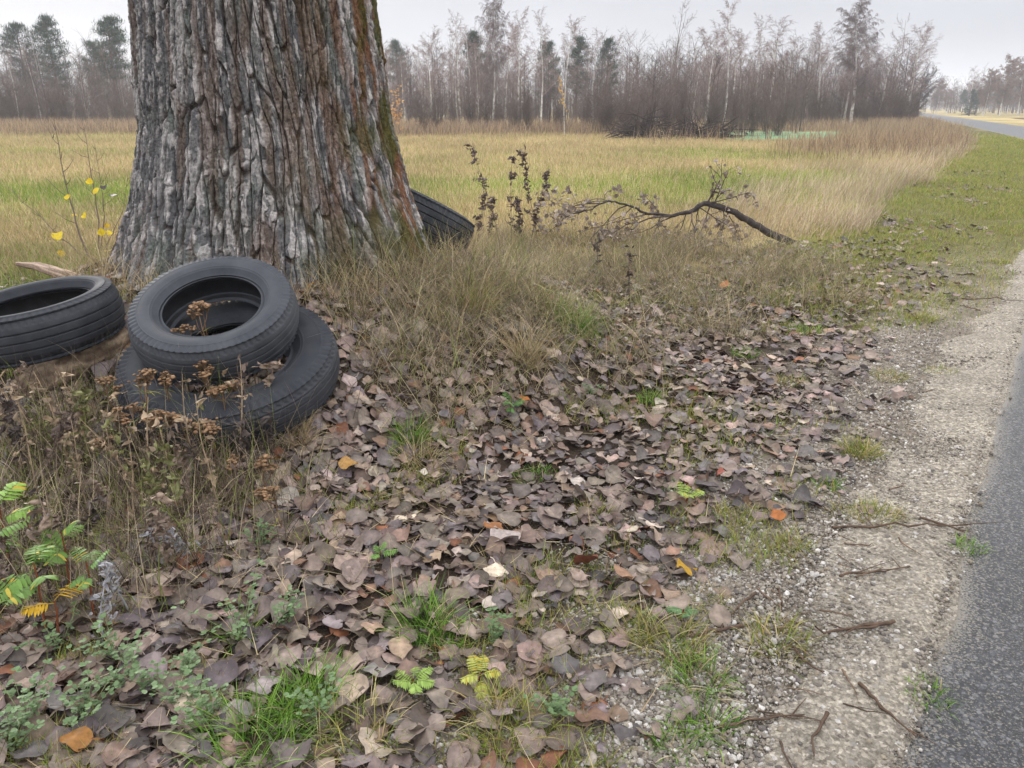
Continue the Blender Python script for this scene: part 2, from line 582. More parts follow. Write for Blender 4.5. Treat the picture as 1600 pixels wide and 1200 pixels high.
def field_green(x, y):
    """share of green in the stubble field"""
    n = fbm(x * 0.16, y * 0.30, 0, 41, 3)
    band = np.exp(-((y - 14.0) / 3.2) ** 2) * 0.9 + 0.25 * np.exp(-((y - 24) / 2.5) ** 2) + 0.6 * smooth(8.5, 6.0, y) * smooth(1.0, -2.0, x)
    return np.clip(band + 0.45 * n, 0, 1)
C = np.zeros(XX.shape + (3,))
C[:] = cSoil
def lay(mask, c):
    C[:] = C * (1 - mask[..., None]) + np.asarray(c) * mask[..., None]
nz = fbm(XX * 1.3, YY * 1.3, 0, 5, 3)
fld = smooth(6.0, 9.0, YY + 0.8 * nz + 0.5 * smooth(2, 4, ss))
fg = field_green(XX, YY)
lay(fld * 0.9, cStraw); lay(fld * fg, cGreen)
lay(smooth(2.6, 1.6, ss + 0.3 * nz) * smooth(5.5, 8, YY) * (ss > -0.5), cVerge)
lay(smooth(1.35, 0.55, ss + 0.28 * nz) * smooth(9, 5.5, YY) * (ss > -1), cGrit)
lay(smooth(-3.6, -4.3, ss), cStraw); lay(smooth(-3.6, -4.3, ss) * 0.5 * (fbm(XX * .1, YY * .1, 0, 8) > 0), cVerge)
vv = np.arange(len(gx) * len(gy)).reshape(len(gy), len(gx))
F = np.stack([vv[:-1, :-1], vv[:-1, 1:], vv[1:, 1:], vv[1:, :-1]], -1).reshape(-1, 4)
tag(obj('ground', np.stack([XX, YY, ZZ], -1).reshape(-1, 3), F, M['ground'], None, C.reshape(-1, 3)), kind='structure')

# road: a strip along the edge curve, 5 m wide, slightly cambered
ys = np.concatenate([np.arange(-12, 12, 0.12), np.geomspace(12, 1400, 200)])
ex = road_x(ys); sl = road_slope(ys)
nrm = np.stack([np.ones_like(sl), -sl], -1) / np.sqrt(1 + sl ** 2)[:, None]     # to the right of travel
offs = np.array([0, 0.015, 0.03, 0.06, 0.1, 0.2, 0.5, 1.0, 1.9, 2.8, 3.5, 3.8])
jag = 0.022 * fbm(ys * 2.1, ys * 0, 0, 21, 3) + 0.008 * vnoise(ys * 14, ys * 0, 0, 2)
V = []; Cc = []
for o_ in offs:
    oo = o_ + (jag if o_ < 0.2 else 0)
    z = 0.006 + 0.035 * (1 - (np.abs(o_ - 1.9) / 1.9) ** 2) - (0.012 if o_ in (0, 3.8) else 0)
    V.append(np.stack([ex + nrm[:, 0] * oo, ys + nrm[:, 1] * oo, np.full_like(ys, z)], -1))
    Cc.append(np.full((len(ys), 3), max(0.0, 0.38 * math.exp(-o_ / 0.03))))
V = np.stack(V, 1); Cc = np.stack(Cc, 1)
vv = np.arange(V.shape[0] * V.shape[1]).reshape(V.shape[:2])
F = np.stack([vv[:-1, :-1], vv[:-1, 1:], vv[1:, 1:], vv[1:, :-1]], -1).reshape(-1, 4)
tag(obj('road', V.reshape(-1, 3), F, M['asphalt'], None, Cc.reshape(-1, 3)), kind='structure')

# gritty shoulder with a ragged left edge
ys = np.arange(-2.0, 11.0, 0.03)
ex = road_x(ys); sl = road_slope(ys)
nrm = np.stack([np.ones_like(sl), -sl], -1) / np.sqrt(1 + sl ** 2)[:, None]
wid = np.interp(ys, [-2, 1.3, 2.0, 3.0, 4.5, 6.0, 8.0, 10.9], [.33, .33, .36, .40, .34, .22, .08, .02])
wid = np.clip(wid + 0.10 * fbm(ys * 1.4, ys * 0, 0, 31, 3) + 0.035 * vnoise(ys * 9, ys * 0, 0, 6) + 0.015 * vnoise(ys * 30, ys * 0, 0, 8), 0.015, None)
V = []
for t in np.linspace(-0.012, 1, 9):
    oo = -wid * t if t > 0 else np.full_like(ys, 0.07)
    x = ex + nrm[:, 0] * oo; y = ys + nrm[:, 1] * oo
    z = terrain(x, y) + 0.012 + (0.006 * (1 - t) if t > 0 else -0.02) + 0.006 * fbm(x * 4, y * 4, 0, 14, 3) - (0.02 if t > 0.99 else 0)
    V.append(np.stack([x, y, z], -1))
V = np.stack(V, 1)
vv = np.arange(V.shape[0] * V.shape[1]).reshape(V.shape[:2])
F = np.stack([vv[:-1, :-1], vv[:-1, 1:], vv[1:, 1:], vv[1:, :-1]], -1).reshape(-1, 4)
tag(obj('road_shoulder', V.reshape(-1, 3), F, M['shoulder']), kind='structure')

# the green winter crop on the left of the road and the ploughed field beyond it
def patch(name, poly_fn, n, m, mat, col, z):
    U, W_ = np.meshgrid(np.linspace(0, 1, n), np.linspace(0, 1, m))
    x, y = poly_fn(U, W_)
    nn = fbm(x * 0.35, y * 0.8, 0, 77, 3)
    c = np.asarray(col)[None, None] * (1 + 0.3 * nn[..., None])
    vv = np.arange(n * m).reshape(m, n)
    F = np.stack([vv[:-1, :-1], vv[:-1, 1:], vv[1:, 1:], vv[1:, :-1]], -1).reshape(-1, 4)
    P = np.stack([x, y, terrain(x, y) + z + 0.01 * nn], -1).reshape(-1, 3)
    return tag(obj(name, P, F, mat, None, c.reshape(-1, 3)), kind='structure')
patch('crop_field', lambda u, w: (u * (road_x(35 + 13 * w) - 4.0 - 9) + 9 + 1.5 * np.sin(w * 5), 35 + 13 * w), 60, 30, M['ground'], lin(112, 146, 112), 0.05)
patch('ploughed_field', lambda u, w: (road_x(60 + 45 * w) + 10 + u * 80, 60 + 45 * w), 60, 30, M['ground'], lin(86, 66, 60), 0.05)

# ------------------------------------------------------------------ the old roadside poplar
def build_old_tree():
    root = empty('old_poplar_tree', (TREE[0], TREE[1], 0), 'massive old tree with deeply furrowed grey bark, orange and mossy on its right side', 'tree')
    Nt, Nz = 1700, 560
    zt = np.linspace(0.05, 2.45, Nz)
    th = np.linspace(0, 2 * np.pi, Nt, endpoint=False)
    TH, Z = np.meshgrid(th, zt)
    R0 = np.interp(Z, [.05, .3, .45, .55, .73, .9, 1.28, 2.0, 3.0], [1.17, 1.02, .955, .915, .865, .808, .725, .665, .62])
    cx, sy = np.cos(TH), np.sin(TH)
    base = np.exp(-np.clip(Z - 0.35, 0, None) / 0.28)
    lob = fbm(cx * 2.3, sy * 2.3, Z * 0.25, 51, 2)
    lob2 = np.cos(TH * 9 + 1.5 * vnoise(cx * 1.5, sy * 1.5, Z * .4, 3))
    R0 = R0 * (1 + 0.030 * lob + base * (0.09 * lob + 0.035 * lob2)) + 0.012 * vnoise(cx * 4, sy * 4, Z * 1.2, 15)
    # root spurs left (towards -x, slightly to the front) and right
    for a0, wd, amp in ((R_(196), 0.16, 0.22), (R_(-14), 0.22, 0.13), (R_(238), 0.16, 0.04), (R_(90), 0.2, 0.15), (R_(140), .2, .12)):
        dth = np.angle(np.exp(1j * (TH - a0)))
        R0 = R0 + amp * np.exp(-(dth / wd) ** 2) * np.exp(-np.clip(Z - 0.30, 0, None) / 0.17)
    # furrowed bark: interlaced long plates
    wu = 0.9 * fbm(cx * 3.0, sy * 3.0, Z * 0.9, 61, 2) + 0.30 * fbm(cx * 14, sy * 14, Z * 3.2, 62, 3)
    u = TH / (2 * np.pi)
    NC = 98
    F1, F2, cid, off = worley(np.mod(u * NC + wu, NC), Z / 0.46 + 0.3 * vnoise(cx * 5, sy * 5, Z * 3, 63), NC, 1)
    e = F2 - F1
    wu2 = wu * 2.1 + 0.5 * fbm(cx * 22, sy * 22, Z * 12, 64, 2)
    G1, G2, cid2, off2 = worley(np.mod(u * 200 + wu2, 200), Z / 0.17, 200, 2)
    e2 = G2 - G1
    H1, H2, cid3, off3 = worley(np.mod(u * 400 + wu2 * 2.0, 400), Z / 0.06, 400, 3)
    crack = 0.5 + 0.5 * vnoise(cx * 6, sy * 6, Z * 2.5, 68)
    plate = smooth(0.015, 0.06 + 0.12 * crack, e); plate2 = smooth(0.0, 0.08, e2); plate3 = smooth(0.0, 0.16, H2 - H1)
    rough_ = fbm(cx * 70, sy * 70, Z * 40, 65, 3)
    flat = smooth(.3, .8, vnoise(cx * 2.2, sy * 2.2, Z * 1.2, 66) + .5)
    ridge = 1 - np.abs(fbm(cx * 13, sy * 13, Z * 1.6, 67, 2))
    step_ = np.floor((cid2 + .35 * vnoise(cx * 30, sy * 30, Z * 9, 69)) * 4) / 4
    disp = -0.040 * (1 - plate) - 0.010 * (1 - plate2) * (0.35 + 0.65 * plate) - 0.005 * (1 - plate3) \
        + 0.012 * (cid - 0.5) * plate + 0.017 * (step_ - 0.5) * plate + 0.008 * (np.floor(cid3 * 3) / 3 - .4) * plate + 0.024 * off2 * (cid2 - 0.4) * plate2 + 0.014 * off * (cid - .5) + 0.006 * rough_ + 0.004 * fbm(cx * 90, sy * 90, Z * 9, 76, 2) + 0.012 * (ridge - 0.7)
    disp *= 0.66 * (0.8 + 0.3 * flat)
    R = R0 + disp
    X, Y = R * cx, R * sy
    # colours: grey bark, silver flakes, brown inner bark, lichen, moss, orange algae
    grey = np.array(lin(116, 115, 115)); silver = np.array(lin(190, 184, 182)); brown = np.array(lin(108, 88, 74)); inner = np.array(lin(62, 50, 44))
    lich = np.array(lin(114, 122, 114)); moss = np.array(lin(72, 76, 28)); orange = np.array(lin(124, 82, 52)); dkgrey = np.array(lin(84, 84, 88))
    Cb = np.empty(X.shape + (3,)); Cb[:] = grey
    def L(m, c):
        m = np.clip(m, 0, 1)[..., None]
        Cb[:] = Cb * (1 - m) + c * m
    az = np.angle(np.exp(1j * (TH - R_(-6))))           # 0 at the right-hand side
    side = np.exp(-(az / 0.66) ** 2)                     # the right flank seen from the road
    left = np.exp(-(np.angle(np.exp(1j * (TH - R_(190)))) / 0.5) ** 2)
    n_big = fbm(cx * 2.5, sy * 2.5, Z * 1.4, 71, 3); n_mid = fbm(cx * 8, sy * 8, Z * 3, 72, 3); n_str = fbm(cx * 16, sy * 16, Z * 1.6, 73, 3)
    L(left * .8, dkgrey)  # the left flank's shade, painted into the bark colour
    L(smooth(.35, .30, cid2) * .55, dkgrey)
    L(smooth(0.05, 0.6, n_mid) * 0.6, lich)
    L(smooth(0.64, 0.70, cid2) * smooth(.4, .6, cid3 * .6 + .3 + .25 * n_mid) * 0.8, silver)
    L(smooth(0.80, 0.84, cid3) * .5, silver); L(smooth(.16, .12, cid3) * .5, dkgrey)
    L(smooth(0.86, 0.9, cid) * 0.55 * smooth(-.4, .3, n_mid), silver)
    rightish = np.exp(-(np.angle(np.exp(1j * (TH - R_(-55)))) / 0.75) ** 2)
    L(smooth(0.05, .5, n_str + .5 * rightish - .20) * 0.6, brown)
    L((1 - plate) * 0.75, inner); L((1 - plate2) * .35, inner)
    L(side * smooth(-0.25, 0.45, n_str + 0.25 * (side - .5)) * 0.85, orange)
    low = np.exp(-np.clip(Z - 0.45, 0, None) / 0.30)
    L(np.clip(side * .9 + low * .45 * rightish + .18 * low, 0, 1) * smooth(0.0, 0.5, fbm(cx * 5, sy * 5, Z * 3.2, 74, 3) + .25 * (1 - plate) + .15 * low) * 0.9, moss)
    L(low * smooth(.0, .5, n_big) * .25, brown)
    Cb *= (1 + 0.35 * fbm(cx * 40, sy * 40, Z * 30, 75, 2))[..., None]
    Cb = np.clip(Cb * .86, 0.012, 0.6)
    vv = np.arange(Nt * Nz).reshape(Nz, Nt); v2 = np.roll(vv, -1, 1)
    F = np.stack([vv[:-1], v2[:-1], v2[1:], vv[1:]], -1).reshape(-1, 4)
    trunk = obj('trunk', np.stack([X, Y, Z], -1).reshape(-1, 3), F, M['bark'], root, Cb.reshape(-1, 3))
    # the upper trunk and the limbs, above the photograph's edge
    mb = MB()
    zz = np.linspace(2.44, 6.5, 30)
    th = np.linspace(0, 2 * np.pi, 200, endpoint=False)
    T2, Z2 = np.meshgrid(th, zz)
    Ru = np.interp(Z2, [2.4, 4, 6.5], [.635, .59, .5]) * (1 + 0.03 * fbm(np.cos(T2) * 2.3, np.sin(T2) * 2.3, Z2 * .25, 51, 2)) + 0.02 * np.abs(fbm(np.cos(T2) * 14, np.sin(T2) * 14, Z2 * 1.8, 9, 2))
    vv = np.arange(200 * 30).reshape(30, 200); v2 = np.roll(vv, -1, 1)
    mb.add(np.stack([Ru * np.cos(T2), Ru * np.sin(T2), Z2], -1).reshape(-1, 3), np.stack([vv[:-1], v2[:-1], v2[1:], vv[1:]], -1).reshape(-1, 4), np.array(lin(118, 118, 120)))
    mb.build('upper_trunk', M['bark'], trunk)
    for k in range(5):
        a = k * 1.26 + 0.3
        t = np.linspace(0, 1, 9)
        P = np.stack([np.cos(a) * (0.15 + 2.6 * t ** 1.2), np.sin(a) * (0.15 + 2.6 * t ** 1.2), 6.2 + 4.6 * t + 0.3 * np.sin(t * 5 + k)], -1)
        v, f = tube_data(P, 0.30 * (1 - 0.75 * t), 10)
        obj('limb', v, f, M['bark'], root, np.tile(np.array(lin(110, 108, 106)), (len(v), 1)))
    return root
build_old_tree()

# ------------------------------------------------------------------ tyres
def tyre(name, Rad, W, rim, pos, nrm_, spin, label, group, worn=0.5, lugs=70, style=0):
    """tread, two sidewalls, two beads, inner liner; axis along local Z"""
    n = Vector(nrm_).normalized()
    q = n.to_track_quat('Z', 'Y')
    root = empty(name, pos, label, 'tyre', group)
    root.rotation_mode = 'QUATERNION'
    root.rotation_quaternion = q @ Matrix.Rotation(spin, 4, 'Z').to_quaternion()
    Na = 420
    mt, ms = (M['faded_tread'], M['faded_sidewall']) if worn == 0.85 else (M['tread'], M['sidewall'])
    th = np.linspace(0, 2 * np.pi, Na, endpoint=False)
    hw = W / 2
    tw = hw * 0.80                     # half width of the tread
    def revolve(prof, part, mat, dispf=None, parent=root):
        prof = np.asarray(prof, float)
        T, K = np.meshgrid(th, np.arange(len(prof)))
        rr = prof[:, 0][K]; zz = prof[:, 1][K]
        wob = 1 + 0.006 * np.sin(2 * T + 1.0) + 0.004 * np.sin(3 * T)
        if dispf is not None:
            dr, dz = dispf(T, zz, rr)
            rr = rr + dr; zz = zz + dz
        rr = rr * wob
        Vv = np.stack([rr * np.cos(T), rr * np.sin(T), zz], -1).reshape(-1, 3)
        vv = np.arange(T.size).reshape(T.shape); v2 = np.roll(vv, -1, 1)
        F = np.stack([vv[:-1], v2[:-1], v2[1:], vv[1:]], -1).reshape(-1, 4)
        return obj(part, Vv, F, mat, parent)
    # tread
    zs = np.linspace(-tw, tw, 121)
    crown = Rad - 0.012 * (zs / tw) ** 2 - 0.012 * (np.abs(zs) / tw) ** 6
    def tread_disp(T, z, r):
        t = np.abs(z) / tw
        d = np.zeros_like(T)
        gpos = (0.22, -0.22, 0.62, -0.62) if style == 0 else (0.0, 0.42, -0.42)
        for g in gpos:
            d -= 0.008 * np.exp(-(((z / tw) - g) / 0.035) ** 4)
        ph = T * lugs / (2 * np.pi)
        cut = np.abs(np.mod(ph + 0.5 * z / tw + 0.5 * np.sign(z), 1) - 0.5) * 2
        d -= (0.009 - .005 * worn) * smooth(0.70, 0.80, t) * smooth(0.50, 0.34, cut)
        sipe = np.abs(np.mod(ph * 1.5 - 1.2 * z / tw, 1) - 0.5) * 2
        d -= 0.0035 * smooth(0.22, 0.10, sipe) * smooth(0.68, 0.60, t) * (t > 0.27) * (1 - worn)
        d -= 0.002 * worn * vnoise(np.cos(T) * 6, np.sin(T) * 6, z * 12, 4)
        return d, 0
    tr = revolve(np.stack([crown, zs], -1), 'tread', mt, tread_disp)
    # sidewalls with shoulder lugs and moulded rings
    for sgn in (1, -1):
        t = np.linspace(0, 1, 60)
        r0 = crown[-1]
        rr = r0 - (r0 - rim - 0.012) * t
        bulge = hw * (0.80 + 0.205 * np.sin(np.pi * np.clip(t * 0.92 + 0.10, 0, 1)) ** 0.8) - hw * 0.14 * smooth(.72, 1.0, t)
        bulge[0] = tw
        bulge = bulge + hw * 0.02 * (np.exp(-((t - .25) / .012) ** 2) + np.exp(-((t - .72) / .014) ** 2) + np.exp(-((t - .8) / .012) ** 2))
        rr = rr + 0.010 * np.exp(-(t / 0.12) ** 2) * (t > 0)
        def side_disp(T, z, r):
            tt = np.clip((r0 - r) / (r0 - rim), 0, 1)
            ph = T * lugs / (2 * np.pi)
            cut = np.abs(np.mod(ph + (0.5 * sgn if True else 0) + 0.5 * sgn, 1) - 0.5) * 2
            k = smooth(0.24, 0.12, tt) * smooth(0.50, 0.34, cut)
            return -(0.009 - .005 * worn) * k, -sgn * 0.005 * k * (1.1 - worn)
        sw = revolve(np.stack([rr, sgn * bulge], -1), 'sidewall', ms, side_disp)
        a = np.linspace(-0.5 * np.pi, np.pi * 0.9, 14)      # rolled bead
        zc = bulge[-1] - 0.012
        bd = np.stack([rim + 0.014 - 0.016 * np.cos(a + 0.5 * np.pi - 1.2), sgn * (zc + 0.013 * np.sin(a + 1.6))], -1)
        revolve(bd, 'bead', ms, None, sw)
    t = np.linspace(0, 1, 40)
    zi = (bulge[-1] - 0.018) * np.cos(np.pi * t)
    ri = rim + 0.006 + (Rad - 0.028 - rim) * np.sin(np.pi * t) ** 0.45
    zi = np.where((t > 0) & (t < 1), np.sign(zi) * np.maximum(np.abs(zi), 0) * 1.0, zi)
    revolve(np.stack([ri, zi], -1), 'inner_liner', M['liner'])
    return root

G_T = 'old tyres dumped around the tree'
def tilt(deg, az_deg):   # normal tilted deg from vertical towards azimuth (0 = +Y away, 180 = camera)
    return (math.sin(R_(az_deg)) * math.sin(R_(deg)), math.cos(R_(az_deg)) * math.sin(R_(deg)), math.cos(R_(deg)))
tyre('tyre', 0.462, 0.20, 0.262, on_ray(362, 577, 3.19), tilt(18, 180), 0.3, 'largest tyre, lying flat on the leaves under another tyre in front of the trunk', G_T, 0.3, 84)
tyre('tyre', 0.350, 0.20, 0.206, on_ray(338, 496, 3.24), tilt(24, 178), 1.1, 'dusty tyre lying on top of a larger tyre in front of the trunk', G_T, 0.85, 78, 1)
tyre('tyre', 0.352, 0.225, 0.233, on_ray(62, 499, 3.42), tilt(8, 232), 0.5, 'tyre with a smooth worn tread propped on a log at the left edge', G_T, 0.9, 72, 1)
tyre('tyre', 0.40, 0.27, 0.20, on_ray(652, 341, 5.35), tilt(29, 62), 0.2, 'tilted ribbed tyre showing half behind the right side of the trunk', G_T, 0.7, 72)
tyre('tyre', 0.33, 0.19, 0.20, on_ray(655, 392, 5.50), tilt(6, 90), 0.7, 'dark tyre flat on the ground beneath the tilted tyre behind the trunk', G_T, 0.7, 72)

BG = [lin(112, 152, 52), lin(96, 136, 48), lin(132, 166, 66), lin(84, 118, 50)]
YG = [lin(134, 146, 66), lin(152, 152, 78), lin(112, 128, 56), lin(166, 150, 88)]
DG = [lin(164, 146, 108), lin(142, 124, 90), lin(182, 164, 128)]
TUFTS = [
    (640, 690, .14, .07, 90, BG, 'bright green grass tuft in the litter right of the largest tyre', None, .1),
    (655, 725, .15, .09, 80, DG, 'dead straw tuft drooping just below the bright green tuft', None, 1.0),
    (665, 985, .13, .09, 130, BG, 'green grass tuft in the middle of the near leaf litter', None, .1),
    (400, 1165, .12, .16, 240, BG, 'broad green grass tuft at the bottom edge, thickest of all', None, .08),
    (480, 1100, .13, .10, 130, BG, 'bright green grass tuft just above the broad tuft at the bottom', None, .05),
    (375, 995, .11, .06, 60, BG, 'small green tuft beside the grey green leafy plant', None, .1),
    (790, 1140, .11, .12, 150, YG, 'olive green tuft at the bottom centre', None, .25),
    (560, 1150, .11, .12, 130, YG, 'yellowish tuft with brown tips at the bottom', None, .4),
    (900, 515, .20, .14, 200, BG, 'bright green tuft where the dry grass ends', None, .12),
    (860, 490, .22, .12, 150, YG, 'yellow green tuft behind the bright tuft in the dry grass', None, .4),
    (740, 490, .30, .10, 140, YG, 'tall yellowing grass clump right of the trunk', None, .55),
    (820, 570, .30, .08, 120, DG, 'upright straw clump at the front of the dry grass', None, .9),
    (1345, 515, .07, .12, 120, YG, 'low green patch of grass near the far verge', None, .2),
    (1260, 520, .08, .12, 120, BG, 'low green tuft among sparse leaves below the fallen branch', None, .2),
    (1018, 628, .08, .07, 70, BG, 'small bright tuft alone in the upper leaf litter', None, .05),
    (1165, 555, .06, .09, 80, BG, 'flat green tuft in the upper leaf litter', None, .1),
    (1345, 710, .09, .10, 160, YG, 'mossy yellow green tuft at the upper shoulder edge', None, .2),
    (1368, 812, .08, .10, 140, YG, 'yellow green tuft beside small white stones on the shoulder edge', None, .25),
    (1325, 805, .06, .07, 70, YG, 'smaller tuft next to a yellow green tuft on the shoulder edge', None, .2),
    (1295, 760, .05, .06, 70, BG, 'tiny green tuft on the stony verge', None, .1),
    (1070, 770, .05, .10, 90, BG, 'flat leafy green tuft in the litter near the stony verge', None, .1),
    (1152, 808, .07, .09, 90, YG, 'thin olive tuft between leaves and pebbles', None, .3),
    (1235, 855, .07, .07, 70, YG, 'sparse tuft among the pebbles', None, .2),
    (1450, 1090, .05, .07, 90, BG, 'lone green tuft on the bare shoulder near the asphalt', None, .05),
    (1510, 858, .05, .06, 80, BG, 'lone green tuft at the asphalt edge', None, .05),
    (985, 985, .09, .10, 110, YG, 'yellow green tuft in the litter left of the pebbles', None, .25),
    (1045, 1010, .11, .12, 150, YG, 'large grassy tuft where the leaves meet the pebbles', None, .3),
    (1090, 1065, .10, .09, 100, BG, 'green tuft below the large grassy tuft', None, .3),
    (1215, 1010, .10, .10, 110, YG, 'thin tuft with dark twigs at the shoulder edge', None, .35),
    (1470, 585, .06, .10, 110, YG, 'mossy tuft on the narrow part of the shoulder', None, .2),
    (1440, 500, .07, .12, 130, YG, 'low green mat on the upper verge', None, .2),
    (1560, 410, .06, .14, 140, YG, 'low green mat at the right edge by the road', None, .2),
    (465, 690, .14, .07, 110, DG, 'straw tuft under the right rim of the largest tyre', None, 1.0),
    (1105, 1145, .09, .07, 80, BG, 'slender green tuft at the bottom near the pebbles', None, .15),
    (1060, 1170, .07, .07, 80, BG, 'short green tuft at the bottom edge left of the pebbles', None, .15),
    (1100, 940, .06, .08, 60, YG, 'thin tuft on dark leaves by the stony verge', None, .4),
    (840, 745, .05, .12, 90, BG, 'flat green mat in the upper middle of the litter', None, .1),
    (930, 800, .06, .10, 80, YG, 'faint olive tuft in the litter beside dark leaves', None, .3),
    (700, 1010, .07, .06, 50, BG, 'little green tuft next to the central green tuft', None, .1),
    (1390, 590, .06, .12, 110, YG, 'olive mat on the verge above the shoulder', None, .3),
    (1235, 600, .06, .12, 80, YG, 'sparse olive tuft in thinning leaves', None, .4)]
TUFT_AT = [(hit(a[0], a[1]), a[3]) for a in TUFTS]

# ------------------------------------------------------------------ fallen leaves
def leaf_template(k, L=1.0):
    """a poplar leaf 1 unit long, curled and creased; plus its stalk"""
    r = np.random.default_rng(100 + k)
    st = np.array([0.0, 0.05, 0.14, 0.27, 0.42, 0.58, 0.74, 0.88, 1.0])
    hwid = np.array([0.05, 0.27, 0.42, 0.49, 0.48, 0.41, 0.29, 0.14, 0.0]) * r.uniform(0.9, 1.12)
    wv = r.uniform(0, 6.28, 4)
    cross = np.array([-1, -0.55, 0, 0.55, 1.0])
    fold = r.uniform(-0.3, 0.5); bend = r.uniform(-0.9, 0.9); edge = r.uniform(-0.4, 0.6); twist = r.uniform(-0.8, 0.8)
    curl2 = r.uniform(-0.6, 1.0)
    V = []
    for t, w in zip(st, hwid):
        for c in cross:
            ww = w * (1 + 0.05 * r.standard_normal() * (abs(c) == 1))
            x = c * ww; y = t - 0.10 * abs(c) * max(0, 1 - t / .2)
            z = abs(x) * fold + edge * 0.8 * (abs(c) == 1) * ww * 0.35 + curl2 * 0.25 * x * abs(x) * 2
            z += 0.012 * r.standard_normal() + .05 * math.sin(7 * t + wv[0] + 2 * c) + .04 * abs(c) * math.sin(9 * t + wv[1 if c > 0 else 2])
            z += bend * 0.5 * (t - 0.5) ** 2 + twist * x * (t - 0.5)
            V.append((x, y - 0.45, z))
    n = len(cross)
    F = [(i * n + j, i * n + j + 1, (i + 1) * n + j + 1, (i + 1) * n + j) for i in range(len(st) - 1) for j in range(n - 1)]
    b = len(V); sx = r.uniform(-0.3, 0.3)
    m = V[2]
    for t in (0, 0.5, 1.0):
        for e in (-0.014, 0.014):
            V.append((m[0] + e + sx * t * t, m[1] - 0.5 * t, m[2] + 0.12 * t * r.uniform(-.6, 1)))
    F += [(b, b + 1, b + 3, b + 2), (b + 2, b + 3, b + 5, b + 4)]
    V = np.array(V); V[:, 2] -= np.percentile(V[:, 2], 15)
    return V, np.array(F)
LEAF = [leaf_template(k) for k in range(14)]
LEAF_FAC = np.concatenate([np.tile([.86, 1.0, 1.22, 1.0, .86], 9), np.full(6, 1.1)])     # paler midrib, browner margin

PAL = np.array([lin(136, 122, 115), lin(120, 107, 102), lin(112, 104, 106), lin(150, 136, 127), lin(104, 90, 83), lin(132, 114, 101), lin(98, 90, 91), lin(168, 156, 148), lin(122, 97, 81)])
PALP = np.array([.2, .18, .15, .12, .1, .1, .07, .04, .04])
def leaf_colours(n):
    c = PAL[rng.choice(len(PAL), n, p=PALP)] * np.clip(rng.normal(.82, .25, (n, 1)), .3, 1.4) * np.array([1.04, 1.0, .96]) * rng.uniform(0.94, 1.06, (n, 3))
    warm = rng.random(n) < 0.02
    c[warm] = np.array(lin(132, 86, 62)) * rng.uniform(.5, 1.0, (warm.sum(), 1))
    return c

def litter_density(x, y):
    s = road_s(x, y)
    n = fbm(x * 1.1, y * 1.1, 0, 91, 3)
    d = smooth(0.38, 1.08, s + 0.30 * n) * smooth(9.5, 4.2, y + 0.5 * n)
    d = d * (1 - .55 * smooth(.15, .5, fbm(x * 2.6, y * 2.6, 0, 92, 2)))
    d = d * (1 - 0.5 * smooth(0.1, .55, n) * smooth(1.9, .8, s))
    d = np.maximum(d, 0.22 * smooth(0.25, 0.7, s) * smooth(13, 5, y) * smooth(-.3, .5, n))
    d = np.maximum(d, 0.5 * smooth(.2, 1.2, s) * (1 - smooth(2.2, 2.9, s)) * smooth(26, 8, y) * smooth(-.1, .5, n))
    d = d * (1 - 0.75 * smooth(2.3, 3.2, s) * smooth(6.2, 7.5, y))
    d = d * (1 - 0.25 * smooth(0.0, 0.7, -x - 1.35) * smooth(3.6, 2.4, y) * smooth(1.6, 2.2, y))
    for p, r in TUFT_AT:
        d = d * (1 - 0.92 * np.exp(-((x - p[0]) ** 2 + (y - p[1]) ** 2) / (r * .8) ** 2))
    rt = np.hypot(x - TREE[0], y - TREE[1])
    return d * (rt > 0.97) * (1 - smooth(7, 8, y) * (s > 4.2))

def sample(n, x0, x1, y0, y1, dens, m=80, ypow=1.0, side=0.74):
    """random points whose density follows dens(x, y), kept to what the photo can see"""
    xs, ys_ = [], []
    got = 0
    for _ in range(60):
        k = n * 3
        y = y0 + (y1 - y0) * rng.random(k) ** ypow
        x = rng.uniform(x0, x1, k) if x0 is not None else rng.uniform(-side, side, k) * (0.95 * y + 0.6)
        ok = rng.random(k) < dens(x, y)
        ok &= in_frame(x, y, 0.0, m)
        xs.append(x[ok]); ys_.append(y[ok]); got += ok.sum()
        if got >= n: break
    x = np.concatenate(xs)[:n]; y = np.concatenate(ys_)[:n]
    return x, y

def slope_shear(Mx, x, y):
    e = 0.04
    gx_ = (terrain(x + e, y) - terrain(x - e, y)) / (2 * e); gy_ = (terrain(x, y + e) - terrain(x, y - e)) / (2 * e)
    Mx = Mx.copy()
    Mx[:, 2] += gx_[:, None] * Mx[:, 0] + gy_[:, None] * Mx[:, 1]
    return Mx

def place_leaves(x, y, lift, tilt_sd, size):
    n = len(x)
    Mx = eul(rng.normal(0, tilt_sd, n) + np.where(rng.random(n) < .45, np.pi, 0), rng.normal(0, tilt_sd, n), rng.uniform(0, 2 * np.pi, n)) * size[:, None, None]
    return slope_shear(Mx, x, y), np.stack([x, y, terrain(x, y) + lift], -1)

NL = 19500
lx, ly = sample(NL, None, None, 0.95, 20, litter_density, 520, 1.15, 1.15)
n = len(lx)
size = np.clip(rng.normal(0.052, 0.018, n), 0.018, 0.094)
Mx, T = place_leaves(lx, ly, 0.002 + 0.028 * rng.random(n), 0.24, size)
which = rng.integers(0, len(LEAF), n)
cols = leaf_colours(n)
